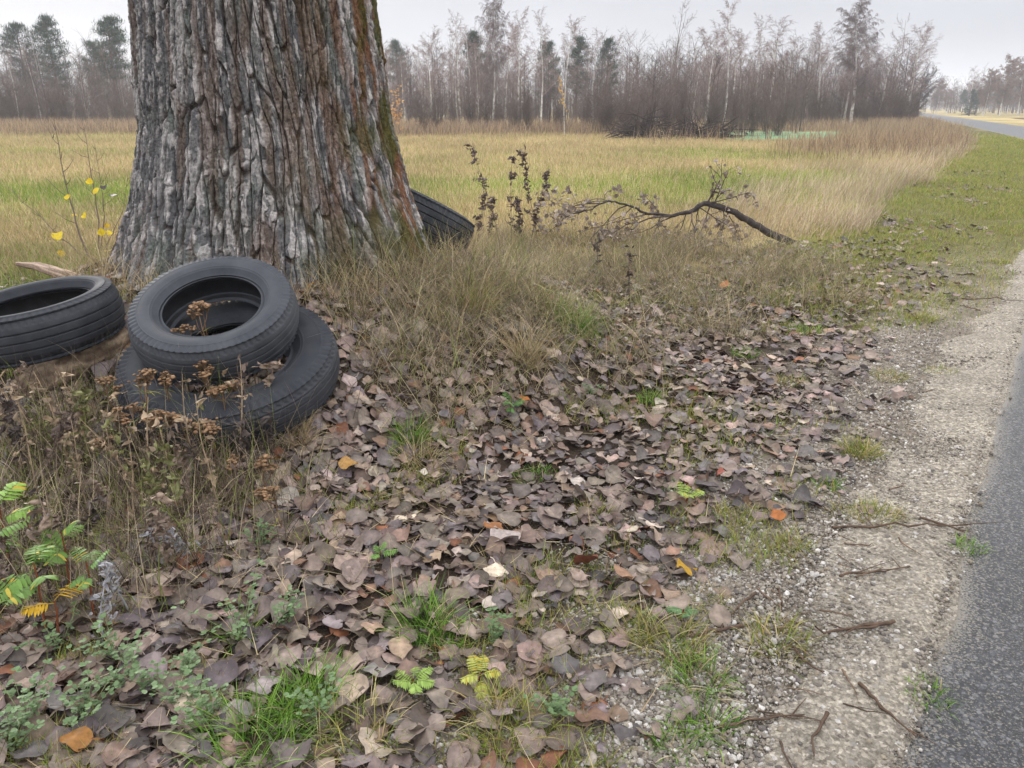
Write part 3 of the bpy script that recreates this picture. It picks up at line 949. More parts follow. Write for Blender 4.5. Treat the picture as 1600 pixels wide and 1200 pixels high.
# the 300 that show largest are things of their own
px, py, dep = project(T)
shown = (size / dep) * ((px > 10) & (px < 1590) & (py > 20) & (py < 1190)) * (0.55 + 0.45 * np.clip((T[:, 2] - terrain(lx, ly)) / 0.026, 0, 1)) * (0.8 + 0.4 * rng.random(n))
order = np.argsort(-shown)
NI = 290
mine = np.zeros(n, bool); mine[order[:NI]] = True
V, F, C = scatter(LEAF, which[~mine], Mx[~mine], T[~mine], cols[~mine], LEAF_FAC)
tag(obj('fallen_leaves', V, F, M['leaf'], None, C), 'brown poplar leaves carpeting the ground from tree to gravel', kind='stuff')
T[mine, 2] += 0.006
leaf_mesh = {}
shade_names = ('grey brown', 'pale buff', 'reddish brown', 'dark brown')
def leaf_group(c):
    l = c @ np.array([.3, .6, .1])
    if c[0] > 2.2 * c[2]: return 2
    return 1 if l > 0.17 else (3 if l < 0.09 else 0)
for i in np.where(mine)[0]:
    q = 0.25
    g = leaf_group(cols[i])
    key = (which[i], g, int(rng.integers(0, 2)))
    if key not in leaf_mesh:
        me = make_mesh('fallen_leaf', LEAF[which[i]][0], LEAF[which[i]][1], np.tile(cols[i], (len(LEAF[0][0]), 1)) * LEAF_FAC[:, None])
        me.materials.append(M['leaf']); leaf_mesh[key] = me
    o = bpy.data.objects.new('fallen_leaf', leaf_mesh[key]); COL.objects.link(o)
    mat = np.eye(4); mat[:3, :3] = Mx[i]; mat[:3, 3] = T[i]
    o.matrix_world = Matrix(mat.tolist())
    tag(o, f'{shade_names[g]} dry poplar leaf curled on top of the near leaf litter', 'leaf', f'{shade_names[g]} leaves on top of the near litter')

# a few bright leaves one can single out
for (px_, py_, c, sz, lab) in [
    (488, 460, lin(214, 150, 40), .075, 'orange yellow leaf beside the rim of the largest tyre'),
    (125, 1180, lin(176, 122, 60), .062, 'orange leaf lying at the bottom left corner'),
    (645, 493, lin(196, 128, 40), .06, 'small orange leaf caught in dry grass right of the trunk'),
    (672, 428, lin(190, 124, 70), .09, 'pale orange leaf at the right foot of the trunk'),
    (820, 637, lin(190, 112, 40), .05, 'small orange leaf at the edge of the leaf litter below the grass'),
    (1212, 822, lin(196, 120, 60), .05, 'rusty orange leaf on the verge near the gravel'),
    (1066, 908, lin(206, 160, 40), .06, 'yellow leaf on brown litter near the gravel edge'),
    (770, 840, lin(182, 122, 74), .08, 'tan orange leaf among brown leaves in the middle of the litter'),
    (918, 895, lin(138, 84, 64), .08, 'rust red leaf standing on edge in the litter'),
    (1125, 755, lin(182, 104, 88), .04, 'small red leaf on the stony verge'),
    (1132, 453, lin(196, 120, 72), .09, 'orange leaf on the verge below the fallen branch'),
    (792, 855, lin(206, 190, 184), .11, 'pale pinkish leaf, largest and lightest in the litter'),
    (545, 740, lin(196, 150, 84), .07, 'yellowish brown leaf right of the largest tyre')]:
    p = hit(px_, py_)
    k = int(rng.integers(0, 14))
    o = obj('fallen_leaf', LEAF[k][0] * sz, LEAF[k][1], M['leaf'], None, np.tile(np.array(c) * 0.6, (len(LEAF[k][0]), 1)), loc=(p[0], p[1], p[2] + 0.045))
    o.rotation_euler = (rng.normal(.25, .2), rng.normal(0, .25), rng.uniform(0, 6.28))
    tag(o, lab, 'leaf')

# ------------------------------------------------------------------ gravel and stones
def stone_template(k, sub):
    r = np.random.default_rng(300 + k)
    import bmesh
    bm = bmesh.new(); bmesh.ops.create_icosphere(bm, subdivisions=sub, radius=1)
    v = np.array([x.co[:] for x in bm.verts]); f = np.array([[q.index for q in t.verts] for t in bm.faces]); bm.free()
    for _ in range(7 if sub > 1 else 4):
        d = r.standard_normal(3); d /= np.linalg.norm(d); h = r.uniform(.45, .8)
        over = np.clip(v @ d - h, 0, None)
        v = v - over[:, None] * d
    v = v * np.array([1, r.uniform(.65, .95), r.uniform(.45, .7)]) * (1 + .05 * r.standard_normal((len(v), 1)))
    return v, f
PEB = [stone_template(k, 1) for k in range(8)]
def gravel_density(x, y):
    s = road_s(x, y)
    n = fbm(x * 1.6, y * 1.6, 0, 95, 3)
    d = smooth(1.35, 0.6, s + 0.2 * n) * smooth(-.06, .05, s) * smooth(8.5, 4.5, y)
    return np.clip(d * (0.55 + 0.45 * smooth(0.26, 0.5, s)) * (0.45 + .9 * n + .3), 0, 1)
gx1, gy1 = sample(80000, None, None, 1.05, 8, gravel_density, 60, 1.6)
n = len(gx1)
gs = np.clip(np.exp(rng.normal(math.log(0.0038), 0.55, n)), 0.0016, 0.015) * np.where(road_s(gx1, gy1) < .34, .9, 1)
Mx = eul(rng.normal(0, .4, n), rng.normal(0, .4, n), rng.uniform(0, 6.28, n)) * gs[:, None, None]
gz = terrain(gx1, gy1) + gs * 0.25 + 0.012 * smooth(.55, .3, road_s(gx1, gy1))
GP = np.array([lin(146, 138, 128), lin(122, 115, 108), lin(168, 163, 158), lin(132, 122, 108), lin(104, 98, 94), lin(188, 184, 180)])
V, F, C = scatter(PEB, rng.integers(0, 8, n), Mx, np.stack([gx1, gy1, gz], -1), GP[rng.choice(6, n, p=[.28, .24, .15, .16, .12, .05])] * rng.uniform(.75, 1.15, (n, 1)))
tag(obj('gravel', V, F, M['stone'], None, C, False), 'grey gravel scattered along the road shoulder', kind='stuff')
STN = [stone_template(40 + k, 2) for k in range(6)]
def stone(px_, py_, r, c, label=None, group=None):
    p = hit(px_, py_)
    k = int(rng.integers(0, 6))
    o = obj('stone', STN[k][0] * r, STN[k][1], M['stone'], None, np.tile(np.array(c), (len(STN[k][0]), 1)), False, loc=(p[0], p[1], p[2] + r * 0.22))
    o.rotation_euler = (rng.normal(0, .2), rng.normal(0, .2), rng.uniform(0, 6.28))
    tag(o, label, 'stone', group)
WH = lin(196, 198, 206)
stone(1353, 943, .018, WH, 'white stone alone in the middle of the gritty shoulder')
stone(1162, 1100, .019, WH, 'white upright stone, upper one of a pair by the bottom edge of the verge', None)
stone(1150, 1122, .018, WH, 'white rounded stone just below another white stone near the bottom')
stone(1300, 1133, .017, lin(190, 190, 196), 'pale stone on the shoulder close to the bottom edge')
stone(1183, 1063, .017, lin(176, 176, 178), 'light grey stone between the leaf litter and the shoulder')
stone(1314, 1085, .016, lin(170, 168, 164), 'light grey flat stone half sunk in the shoulder')
stone(1350, 830, .015, WH, 'small white stone by a grass tuft at the shoulder edge')
stone(1335, 843, .016, lin(172, 176, 190), 'bluish grey stone by a grass tuft at the shoulder edge')
stone(1147, 735, .014, lin(184, 186, 196), 'small white stone among leaves on the upper verge')
stone(1425, 665, .013, lin(176, 172, 166), 'small pale stone on the upper shoulder')
k = 0
while k < 70:
    py_ = rng.uniform(640, 1190); px_ = 1170 + (1200 - py_) * 0.30 + rng.normal(0, 60)
    p = hit(px_, py_)
    s_ = float(road_s(p[0], p[1]))
    if not 0.08 < s_ < 0.95: continue
    stone(px_, py_, rng.uniform(.008, .015), GP[rng.integers(0, 6)], 'small grey stone lying loose in the verge gravel', 'loose stones in the verge gravel')
    k += 1

# ------------------------------------------------------------------ grass and other ground cover
def mixrows(pal, p, n, vary=.2):
    pal = np.array(pal)
    return pal[rng.choice(len(pal), n, p=p)] * rng.uniform(1 - vary, 1 + vary, (n, 1))
ST = [lin(190, 174, 134), lin(172, 154, 116), lin(202, 186, 148), lin(150, 132, 102), lin(180, 156, 122)]
GR = [lin(120, 146, 56), lin(138, 158, 66), lin(102, 128, 52), lin(158, 164, 80)]
PINK = [lin(184, 166, 142), lin(174, 152, 130), lin(198, 182, 158), lin(154, 136, 114)]

def grass_mesh(name, x, y, H, W, lean, curve, c0, c1, mat, label, az=None, nseg=3, sink=0.01):
    n = len(x)
    P = np.stack([x, y, terrain(x, y) - sink], -1)
    V, F, C = blades(P, H, W, rng.uniform(0, 6.28, n) if az is None else az, lean, curve, c0, c1, nseg)
    return tag(obj(name, V, F, mat, None, C), label, kind='stuff')

# the stubble field
def strip_in(x, y):      # the strip of tall pale grass along the road
    s = road_s(x, y); n = fbm(x * .5, y * .5, 0, 17, 2)
    return smooth(1.9, 2.4, s + .35 * n) * (1 - smooth(2.9 + 0.05 * (y - 8), 4.2 + 0.10 * (y - 8), s + .9 * n)) * smooth(8.6, 9.8, y + .7 * n) * (0.35 + .65 * smooth(-.35, .25, fbm(x * .9, y * .7, 0, 19, 3) + .25 * smooth(4.2, 2.6, s)))
def field_d(x, y):
    s = road_s(x, y)
    start = smooth(7.6, 9.0, y + np.where(x < -2.0, 1.9, 0) + .4 * fbm(x, y, 0, 4, 2))
    return start * smooth(2.4, 3.4, s) * (1 - .7 * strip_in(x, y)) * (1 - .9 * ((y > 35) & (x > 9)))
fx, fy = sample(230000, None, None, 5.6, 45, field_d, 40, 1.35)
n = len(fx)
g = np.clip(field_green(fx, fy) + .25 * rng.standard_normal(n), 0, 1)
isg = rng.random(n) < g * 0.85
stc = mixrows(ST, [.3, .25, .15, .1, .2], n); grc = mixrows(GR, [.3, .3, .15, .25], n)
c1 = np.where(isg[:, None], grc, stc) * (1 + .20 * fbm(fx * .5, fy * .35, 0, 25, 4))[:, None]; c0 = c1 * np.where(isg[:, None], 0.75, 0.85)
grass_mesh('stubble_field_grass', fx, fy, rng.uniform(.07, .19, n) * (1 + .012 * fy), 0.0035 + 0.00042 * fy, rng.uniform(0, .5, n), rng.uniform(.1, .9, n), c0, c1, M['drygrass'], 'short straw and green grass of the stubble field', nseg=2)

# tall pale grass along the road, leaning with the wind
tx, ty = sample(20000, None, None, 7, 42, lambda x, y: strip_in(x, y), 40, 1.5)
n = len(tx)
az = rng.normal(1.2, .9, n)
c1 = mixrows(PINK + ST[:2] + GR[3:], [.28, .18, .2, .12, .1, .06, .06], n, .3) * (1 + .22 * fbm(tx * .7, ty * .5, 0, 23, 3))[:, None]; c0 = c1 * .8
hh = .10 + .36 * rng.random(n) ** 1.6 * (0.75 + .25 * smooth(7.5, 11, ty))
grass_mesh('tall_dry_grass', tx, ty, hh, 0.0032 + .00038 * ty, rng.uniform(.0, .45, n), rng.uniform(.1, .9, n), c0, c1, M['drygrass'], 'tall pale dry grass leaning beside the road', az, 4)
# brown stalks at the far edges
def far_weeds(x, y):
    s = road_s(x, y)
    n = fbm(x * .25, y * .25, 0, 57, 2)
    a = smooth(2.0, 3.2, s) * (1 - smooth(5.5, 7.5, s + n)) * smooth(20, 30, y) * (1 - smooth(62, 75, y))
    b = (.3 * np.exp(-((y - 33.5 - n) / 1.0) ** 2) + np.exp(-((y - 51 - n) / 2.5) ** 2)) * (x > 5) * (s > 3)
    c = smooth(39, 43, y + 2 * n) * smooth(60, 48, y) * (x < 6)
    return np.clip(a * .9 + b + c, 0, 1)
wx, wy = sample(38000, None, None, 20, 75, far_weeds, 40, 1.0)
n = len(wx)
c1 = mixrows([lin(160, 138, 114), lin(138, 118, 100), lin(180, 160, 130), lin(118, 102, 90)], [.35, .25, .25, .15], n); 
grass_mesh('brown_weed_stalks', wx, wy, rng.uniform(.3, .95, n), .009 + .00045 * wy, rng.uniform(0, .3, n), rng.uniform(0, .7, n), c1 * .8, c1, M['drygrass'], 'brown weed stalks along the far field edge', nseg=2)

# tangled dry grass on the mound right of the trunk
BL = [(640, 425, .38, .35, 1.0), (700, 500, .30, .28, 1.0), (770, 450, .40, .5, 1.0), (790, 540, .22, .22, .9), (880, 430, .5, .6, .9), (980, 420, .55, .55, .75), (900, 500, .3, .3, .45), (1040, 400, .6, .6, .8), (720, 600, .28, .15, .5), (640, 560, .25, .2, .6), (560, 480, .12, .25, .5), (850, 560, .3, .2, .45), (1130, 400, .5, .5, .6), (1240, 425, .35, .45, .7), (1190, 470, .25, .25, .6), (950, 380, .8, .5, .8), (800, 390, .4, .6, .9), (980, 560, .2, .2, .5), (920, 560, .35, .25, .4), (1060, 470, .5, .35, .5), (1120, 520, .35, .25, .35), (1180, 440, .4, .3, .6), (700, 650, .18, .12, .35), (1280, 470, .3, .25, .4), (820, 620, .25, .12, .35)]
BLW = [(hit(a, b), rx, ry, w) for a, b, rx, ry, w in BL]
def dry_d(x, y):
    d = np.zeros_like(x)
    for p, rx, ry, w in BLW:
        d = np.maximum(d, w * np.exp(-((x - p[0]) / rx) ** 2 - ((y - p[1]) / ry) ** 2))
    rt = np.hypot(x - TREE[0], y - TREE[1])
    d = d * (1 - .85 * np.exp(-((x + .45) / .4) ** 2 - ((y - 4.95) / .35) ** 2))
    return d * (rt > .95) * (0.35 + .65 * smooth(-.3, .4, fbm(x * 2.2, y * 2.2, 0, 33, 3)))
dx_, dy_ = sample(30000, -1.6, 5.2, 3.0, 9.0, dry_d, 40)
n = len(dx_)
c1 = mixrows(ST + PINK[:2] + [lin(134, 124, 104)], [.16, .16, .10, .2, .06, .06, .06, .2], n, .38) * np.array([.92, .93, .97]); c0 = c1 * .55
isg = rng.random(n) < .10 + .12 * (fbm(dx_ * 1.5, dy_ * 1.5, 0, 8, 2) > .1)
c1 = np.where(isg[:, None], mixrows(GR, [.2, .3, .1, .4], n), c1)
cl = rng.random(n)
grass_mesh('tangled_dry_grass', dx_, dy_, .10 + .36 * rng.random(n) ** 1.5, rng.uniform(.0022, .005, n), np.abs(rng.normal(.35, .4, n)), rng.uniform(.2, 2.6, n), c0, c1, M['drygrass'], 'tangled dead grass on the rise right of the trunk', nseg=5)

# fringe of grass against the trunk and tyres
a = rng.uniform(-np.pi, 0.3, 1500); r = 1.0 + np.abs(rng.normal(.02, .14, 1500))
fx2 = TREE[0] + r * np.cos(a); fy2 = TREE[1] + r * np.sin(a)
n = len(fx2); c1 = mixrows(ST, [.3, .25, .15, .15, .15], n, .3)
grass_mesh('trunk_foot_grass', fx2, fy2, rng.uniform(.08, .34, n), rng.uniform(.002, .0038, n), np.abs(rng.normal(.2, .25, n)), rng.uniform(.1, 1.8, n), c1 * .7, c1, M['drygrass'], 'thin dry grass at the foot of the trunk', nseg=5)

# short green grass of the verge, and sparse blades through the litter
def verge_d(x, y):
    s = road_s(x, y); n = fbm(x * 1.3, y * 1.3, 0, 44, 3)
    a = smooth(.04, .25, s) * (1 - smooth(1.9, 2.7, s)) * smooth(4.6, 8, y) * (1 - smooth(34, 46, y)) * (.3 + .7 * smooth(-.35, .3, n + .03 * (y - 8)))
    a = np.maximum(a, smooth(0.02, .1, s) * (1 - smooth(1.9, 2.7, s)) * smooth(9, 12, y) * (1 - smooth(34, 46, y)) * smooth(-.3, .2, fbm(x * .8, y * .5, 0, 47, 3)))
    b = .42 * smooth(.28, .6, s) * (1 - smooth(1.3, 1.8, s)) * smooth(.05, .5, n)
    c = .6 * smooth(.6, 1.3, s) * (y < 6) * smooth(.15, .5, fbm(x * 2.6, y * 2.6, 0, 46, 3))
    return np.clip(a + b + c, 0, 1)
vx, vy = sample(84000, None, None, 1.1, 46, verge_d, 40, 1.8)
n = len(vx)
gn = fbm(vx * .6, vy * .6, 0, 12, 2)
c1 = mixrows(GR + [lin(168, 160, 86), lin(160, 140, 98)], [.12, .15, .05, .25, .25, .18], n, .25); 
grass_mesh('verge_grass', vx, vy, rng.uniform(.025, .085, n) * (1 + .02 * vy), .0026 + .00042 * vy, rng.uniform(0, .7, n), rng.uniform(0, 1.2, n), c1 * .7, c1, M['grass'], 'short green grass growing on the road verge', nseg=2)
# straws and thin dead stems lying on the litter
zx, zy = sample(2600, None, None, 1.05, 8, lambda x, y: litter_density(x, y) * (.25 + .75 * smooth(-.2, .4, fbm(x * 1.7, y * 1.7, 0, 83, 2))), 60)
n = len(zx); c1 = mixrows(ST + [lin(112, 92, 76), lin(84, 68, 58)], [.2, .2, .1, .1, .1, .15, .15], n, .3)
P = np.stack([zx, zy, terrain(zx, zy) + rng.uniform(.012, .032, n)], -1)
V, F, C = blades(P, rng.uniform(.05, .24, n), rng.uniform(.0014, .003, n), rng.uniform(0, 6.28, n), rng.normal(1.42, .16, n), rng.normal(0.1, .25, n), c1, c1, 4)
tag(obj('dry_straws', V, F, M['drygrass'], None, C), 'thin straws and dead stems lying across the leaf litter', kind='stuff')
# lush grass left behind the tyres
hx, hy = sample(16000, -7, -2.0, 4.6, 8.2, lambda x, y: smooth(2.15, 2.5, -x + .2 * fbm(x * 2, y * 2, 0, 3, 2)) * smooth(4.7, 5.3, y) * (.3 + .7 * smooth(-.4, .2, fbm(x * 1.1, y * 1.1, 0, 29, 3))), 40)
n = len(hx); c1 = mixrows(GR + ST[:2], [.3, .3, .1, .1, .1, .1], n, .25)
grass_mesh('lush_grass', hx, hy, rng.uniform(.04, .14, n), .004, rng.uniform(0, .6, n), rng.uniform(0, 1.3, n), c1 * .7, c1, M['grass'], 'green grass left of the trunk', nseg=3)

# separate tufts
def grass_tuft(px_, py_, H, spread, n, pal, label, group=None, dry=0.15):
    p = hit(px_, py_)
    n = int(n * 2.4); H = H * 1.12; spread *= 1.15
    rr = spread * np.sqrt(rng.random(n)) * .7; aa = rng.uniform(0, 6.28, n)
    P = np.stack([rr * np.cos(aa), rr * np.sin(aa), np.zeros(n)], -1)
    P[:, 2] = terrain(p[0] + P[:, 0], p[1] + P[:, 1]) - p[2] - .008
    c1 = mixrows(pal, np.full(len(pal), 1 / len(pal)), n, .25)
    d = rng.random(n) < dry
    c1[d] = mixrows(ST, [.2] * 5, d.sum(), .2)
    out = np.arctan2(P[:, 0], P[:, 1]) + rng.normal(0, 1.3, n)
    c1 = np.clip(c1 * 1.15, 0, .75)
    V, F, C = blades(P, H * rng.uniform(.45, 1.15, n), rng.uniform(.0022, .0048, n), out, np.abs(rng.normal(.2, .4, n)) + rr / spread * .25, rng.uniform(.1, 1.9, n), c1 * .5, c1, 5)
    o = obj('grass_tuft', V, F, M['grass'], None, C, loc=p)
    tag(o, label, 'grass tuft', group)
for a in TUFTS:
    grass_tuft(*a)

# ------------------------------------------------------------------ branches and twigs on the ground
def grow(segs, p, d, L, r, lvl, P):
    """recursive branching; segs collects (a, b, ra, rb, level)"""
    n = P['n'][lvl]
    pts = [(p.copy(), r)]
    q = p.copy(); d = d.normalized()
    for i in range(n):
        d = (d + Vector((random.gauss(0, 1), random.gauss(0, 1), random.gauss(0, 1))) * P['wob'][lvl] + Vector((0, 0, P['trop'][lvl]))).normalized()
        q2 = q + d * (L / n)
        ra = r * (1 - P['tap'][lvl] * i / n); rb = r * (1 - P['tap'][lvl] * (i + 1) / n)
        segs.append((tuple(q), tuple(q2), ra, rb, lvl))
        if lvl + 1 < len(P['n']):
            t = (i + 1) / n
            if t > P['start'][lvl]:
                for _ in range(P['kids'][lvl] if isinstance(P['kids'][lvl], int) else (random.random() < P['kids'][lvl])):
                    ax = d.orthogonal().normalized()
                    ax.rotate(Matrix.Rotation(random.uniform(0, 6.283), 3, d))
                    ang = P['ang'][lvl] * random.uniform(.7, 1.3)
                    nd_ = (d * math.cos(ang) + ax * math.sin(ang))
                    f = random.random()
                    grow(segs, q.lerp(q2, f), nd_, L * P['len'][lvl] * random.uniform(.6, 1.2) * (1 - P['fall'][lvl] * t), rb * P['rad'][lvl], lvl + 1, P)
        q = q2

def segs_mesh(segs, lv, n, col, vary=.2):
    s = [x for x in segs if x[4] in lv]
    A = np.array([x[0] for x in s]); B = np.array([x[1] for x in s]); ra = np.array([x[2] for x in s]); rb = np.array([x[3] for x in s])
    V, F = frusta(A, B, ra, rb, n)
    c = np.repeat(np.array(col)[None] * rng.uniform(1 - vary, 1 + vary, (len(s), 1)), 2 * n, 0)
    return V, F, c

def ground_twig(px1, py1, px2, py2, r, label, group=None, col=lin(90, 74, 63), lift=.006, side=2):
    a, b = hit(px1, py1), hit(px2, py2)
    n = 9
    t = np.linspace(0, 1, n)[:, None]
    P = a * (1 - t) + b * t
    L = np.linalg.norm(b - a)
    P[:, :2] += np.cumsum(rng.normal(0, .022 * L, (n, 2)), 0) * np.sin(np.pi * t)
    P[:, 2] = terrain(P[:, 0], P[:, 1]) + lift + r + .012 * L * rng.standard_normal(n) ** 2 + .014 * smooth(.5, .2, road_s(P[:, 0], P[:, 1]))
    mb = MB()
    mb.add(*tube_data(P - a, r * (1 - .6 * t[:, 0]) * rng.uniform(.85, 1.15, n), 6), col)
    for _ in range(side):
        i = rng.integers(2, n - 1)
        dirv = (P[-1] - P[0]) / L + rng.normal(0, .6, 3); dirv[2] = abs(dirv[2]) * .3
        Q = np.array([P[i], P[i] + dirv * L * .12, P[i] + dirv * L * .25 + np.array([0, 0, -.004])]) - a
        mb.add(*tube_data(Q, [r * .5, r * .35, r * .15], 5), col)
    o = mb.build('twig', M['wood'], loc=a)
    tag(o, label, 'twig', group)
for a in [
    (1120, 1145, 1255, 1130, .0045, 'long thin twig lying level at the bottom of the shoulder'),
    (1340, 1080, 1430, 1165, .005, 'curved twig alone on the bare shoulder near the bottom'),
    (1390, 985, 1270, 1005, .006, 'thick brown broken twig pointing across the shoulder'),
    (1395, 982, 1300, 998, .005, 'second broken twig lying alongside the thick brown twig'),
    (1310, 910, 1420, 895, .004, 'thin dark twig on the middle of the shoulder'),
    (1300, 830, 1510, 830, .005, 'long dark twig reaching from the verge to the asphalt'),
    (1435, 818, 1505, 842, .0055, 'dark twig crossing the long twig near the asphalt'),
    (1235, 1020, 1285, 1065, .005, 'reddish twig sloping below a thin tuft'),
    (1180, 930, 1120, 1000, .004, 'bent twig between leaves and pebbles'),
    (1290, 1130, 1270, 1195, .005, 'brown twig at the bottom edge of the shoulder'),
    (1160, 985, 1060, 1000, .006, 'grey twig half under leaves beside pebbles'),
    (1075, 705, 1170, 712, .008, 'dark stick lying on the leaves in the upper litter'),
    (1500, 470, 1590, 476, .006, 'dark twig across the narrow shoulder near the right edge'),
    (1530, 490, 1500, 480, .005, 'short twig below another twig near the right edge'),
    (540, 520, 860, 620, .006, 'long thin bare stick running through the dry grass'),
    (700, 1050, 610, 1010, .004, 'thin stick on the leaves below the central tuft')]:
    ground_twig(*a)
k = 0
while k < 34:
    py_ = rng.uniform(600, 1190); px_ = 1200 + (1200 - py_) * 0.30 + rng.normal(0, 75)
    p = hit(px_, py_)
    if not 0.03 < float(road_s(p[0], p[1])) < 1.0: continue
    a_ = rng.normal(0.5, .6); l_ = rng.uniform(25, 80) * (py_ / 1100)
    ground_twig(px_, py_, px_ + l_ * math.cos(a_), py_ + l_ * .7 * math.sin(a_), rng.uniform(.0016, .0036), 'small brown twig on the gravelly verge', 'small twigs on the gravelly verge', random.choice([lin(96, 80, 68), lin(84, 70, 60), lin(112, 94, 80)]), .006, 1)
    k += 1

# log under the left tyre, and the broken root behind it
def log(pts, rr, name, label, c1, c2):
    P = np.array(pts); n = 40
    t = np.linspace(0, 1, len(P)); tt = np.linspace(0, 1, n)
    Q = np.stack([np.interp(tt, t, P[:, k]) for k in range(3)], -1)
    r = np.interp(tt, np.linspace(0, 1, len(rr)), rr)
    V, F = tube_data(Q - Q[0], r, 40)
    V = V.reshape(n, 40, 3)
    cen = V.mean(1, keepdims=True)
    th = np.arange(40) / 40 * 6.283
    T, I = np.meshgrid(th, np.arange(n))
    k = 1 + .10 * fbm(np.cos(T) * 3, np.sin(T) * 3, I * .12, 5, 3) + .07 * fbm(np.cos(T) * 8, np.sin(T) * 8, I * .1, 6, 2)
    V = cen + (V - cen) * k[..., None]
    g = smooth(-.3, .5, fbm(np.cos(T) * 6, np.sin(T) * 6, I * .08, 7, 3))[..., None]
    C = (np.array(c1) * g + np.array(c2) * (1 - g)).reshape(-1, 3)
    V = V.reshape(-1, 3)
    cap0 = np.arange(40)[::-1]; cap1 = np.arange(40) + (n - 1) * 40
    me_V = np.concatenate([V, V[cap0].mean(0)[None], V[cap1].mean(0)[None]])
    T3 = np.array([(cap0[i], cap0[(i + 1) % 40], len(V)) for i in range(40)] + [(cap1[i], cap1[(i + 1) % 40], len(V) + 1) for i in range(40)])
    C = np.concatenate([C, np.array([c1, c1])])
    o = obj(name, me_V, [F, T3], M['wood'], None, C, loc=Q[0])
    tag(o, label, 'log')
p0, p1 = hit(38, 622), on_ray(120, 545, 3.32)
p1[2] = float(terrain(p1[0], p1[1])) + .09
log([p0 + np.array([0, 0, .03]), (p0 + p1) / 2 + np.array([.01, 0, .03]), p1 + np.array([0, .0, 0]), p1 + np.array([.08, .22, .04])], [.06, .08, .085, .08], 'log', 'weathered split log propping the tyre at the left edge', lin(172, 152, 130), lin(112, 94, 80))
q0, q1 = hit(30, 428), hit(110, 445)
log([q0 + np.array([0, 0, .09]), (q0 + q1) / 2 + np.array([0, 0, .09]), q1 + np.array([0, 0, .05]), q1 + np.array([.1, -.05, .01])], [.018, .03, .036, .045], 'dead_branch', 'short broken branch behind the left tyre on green grass', lin(168, 146, 128), lin(112, 92, 80))

# curled dead leaves that hang on stems
DLEAF = [leaf_template(60 + k) for k in range(6)]
NARROW = [(v * np.array([.34, 1, 1.5]), f) for v, f in DLEAF]
def hang_leaves(pts, size, col, vary=.3, tilt=1.2, tmpl=None):
    pts = np.array(pts); n = len(pts)
    Mx = eul(rng.normal(0, tilt, n), rng.normal(0, tilt, n), rng.uniform(0, 6.28, n)) * (size * rng.uniform(.6, 1.3, n))[:, None, None]
    c = np.array(col)[None] * rng.uniform(1 - vary, 1 + vary, (n, 1))
    return scatter(tmpl or DLEAF, rng.integers(0, 6, n), Mx, pts, c)

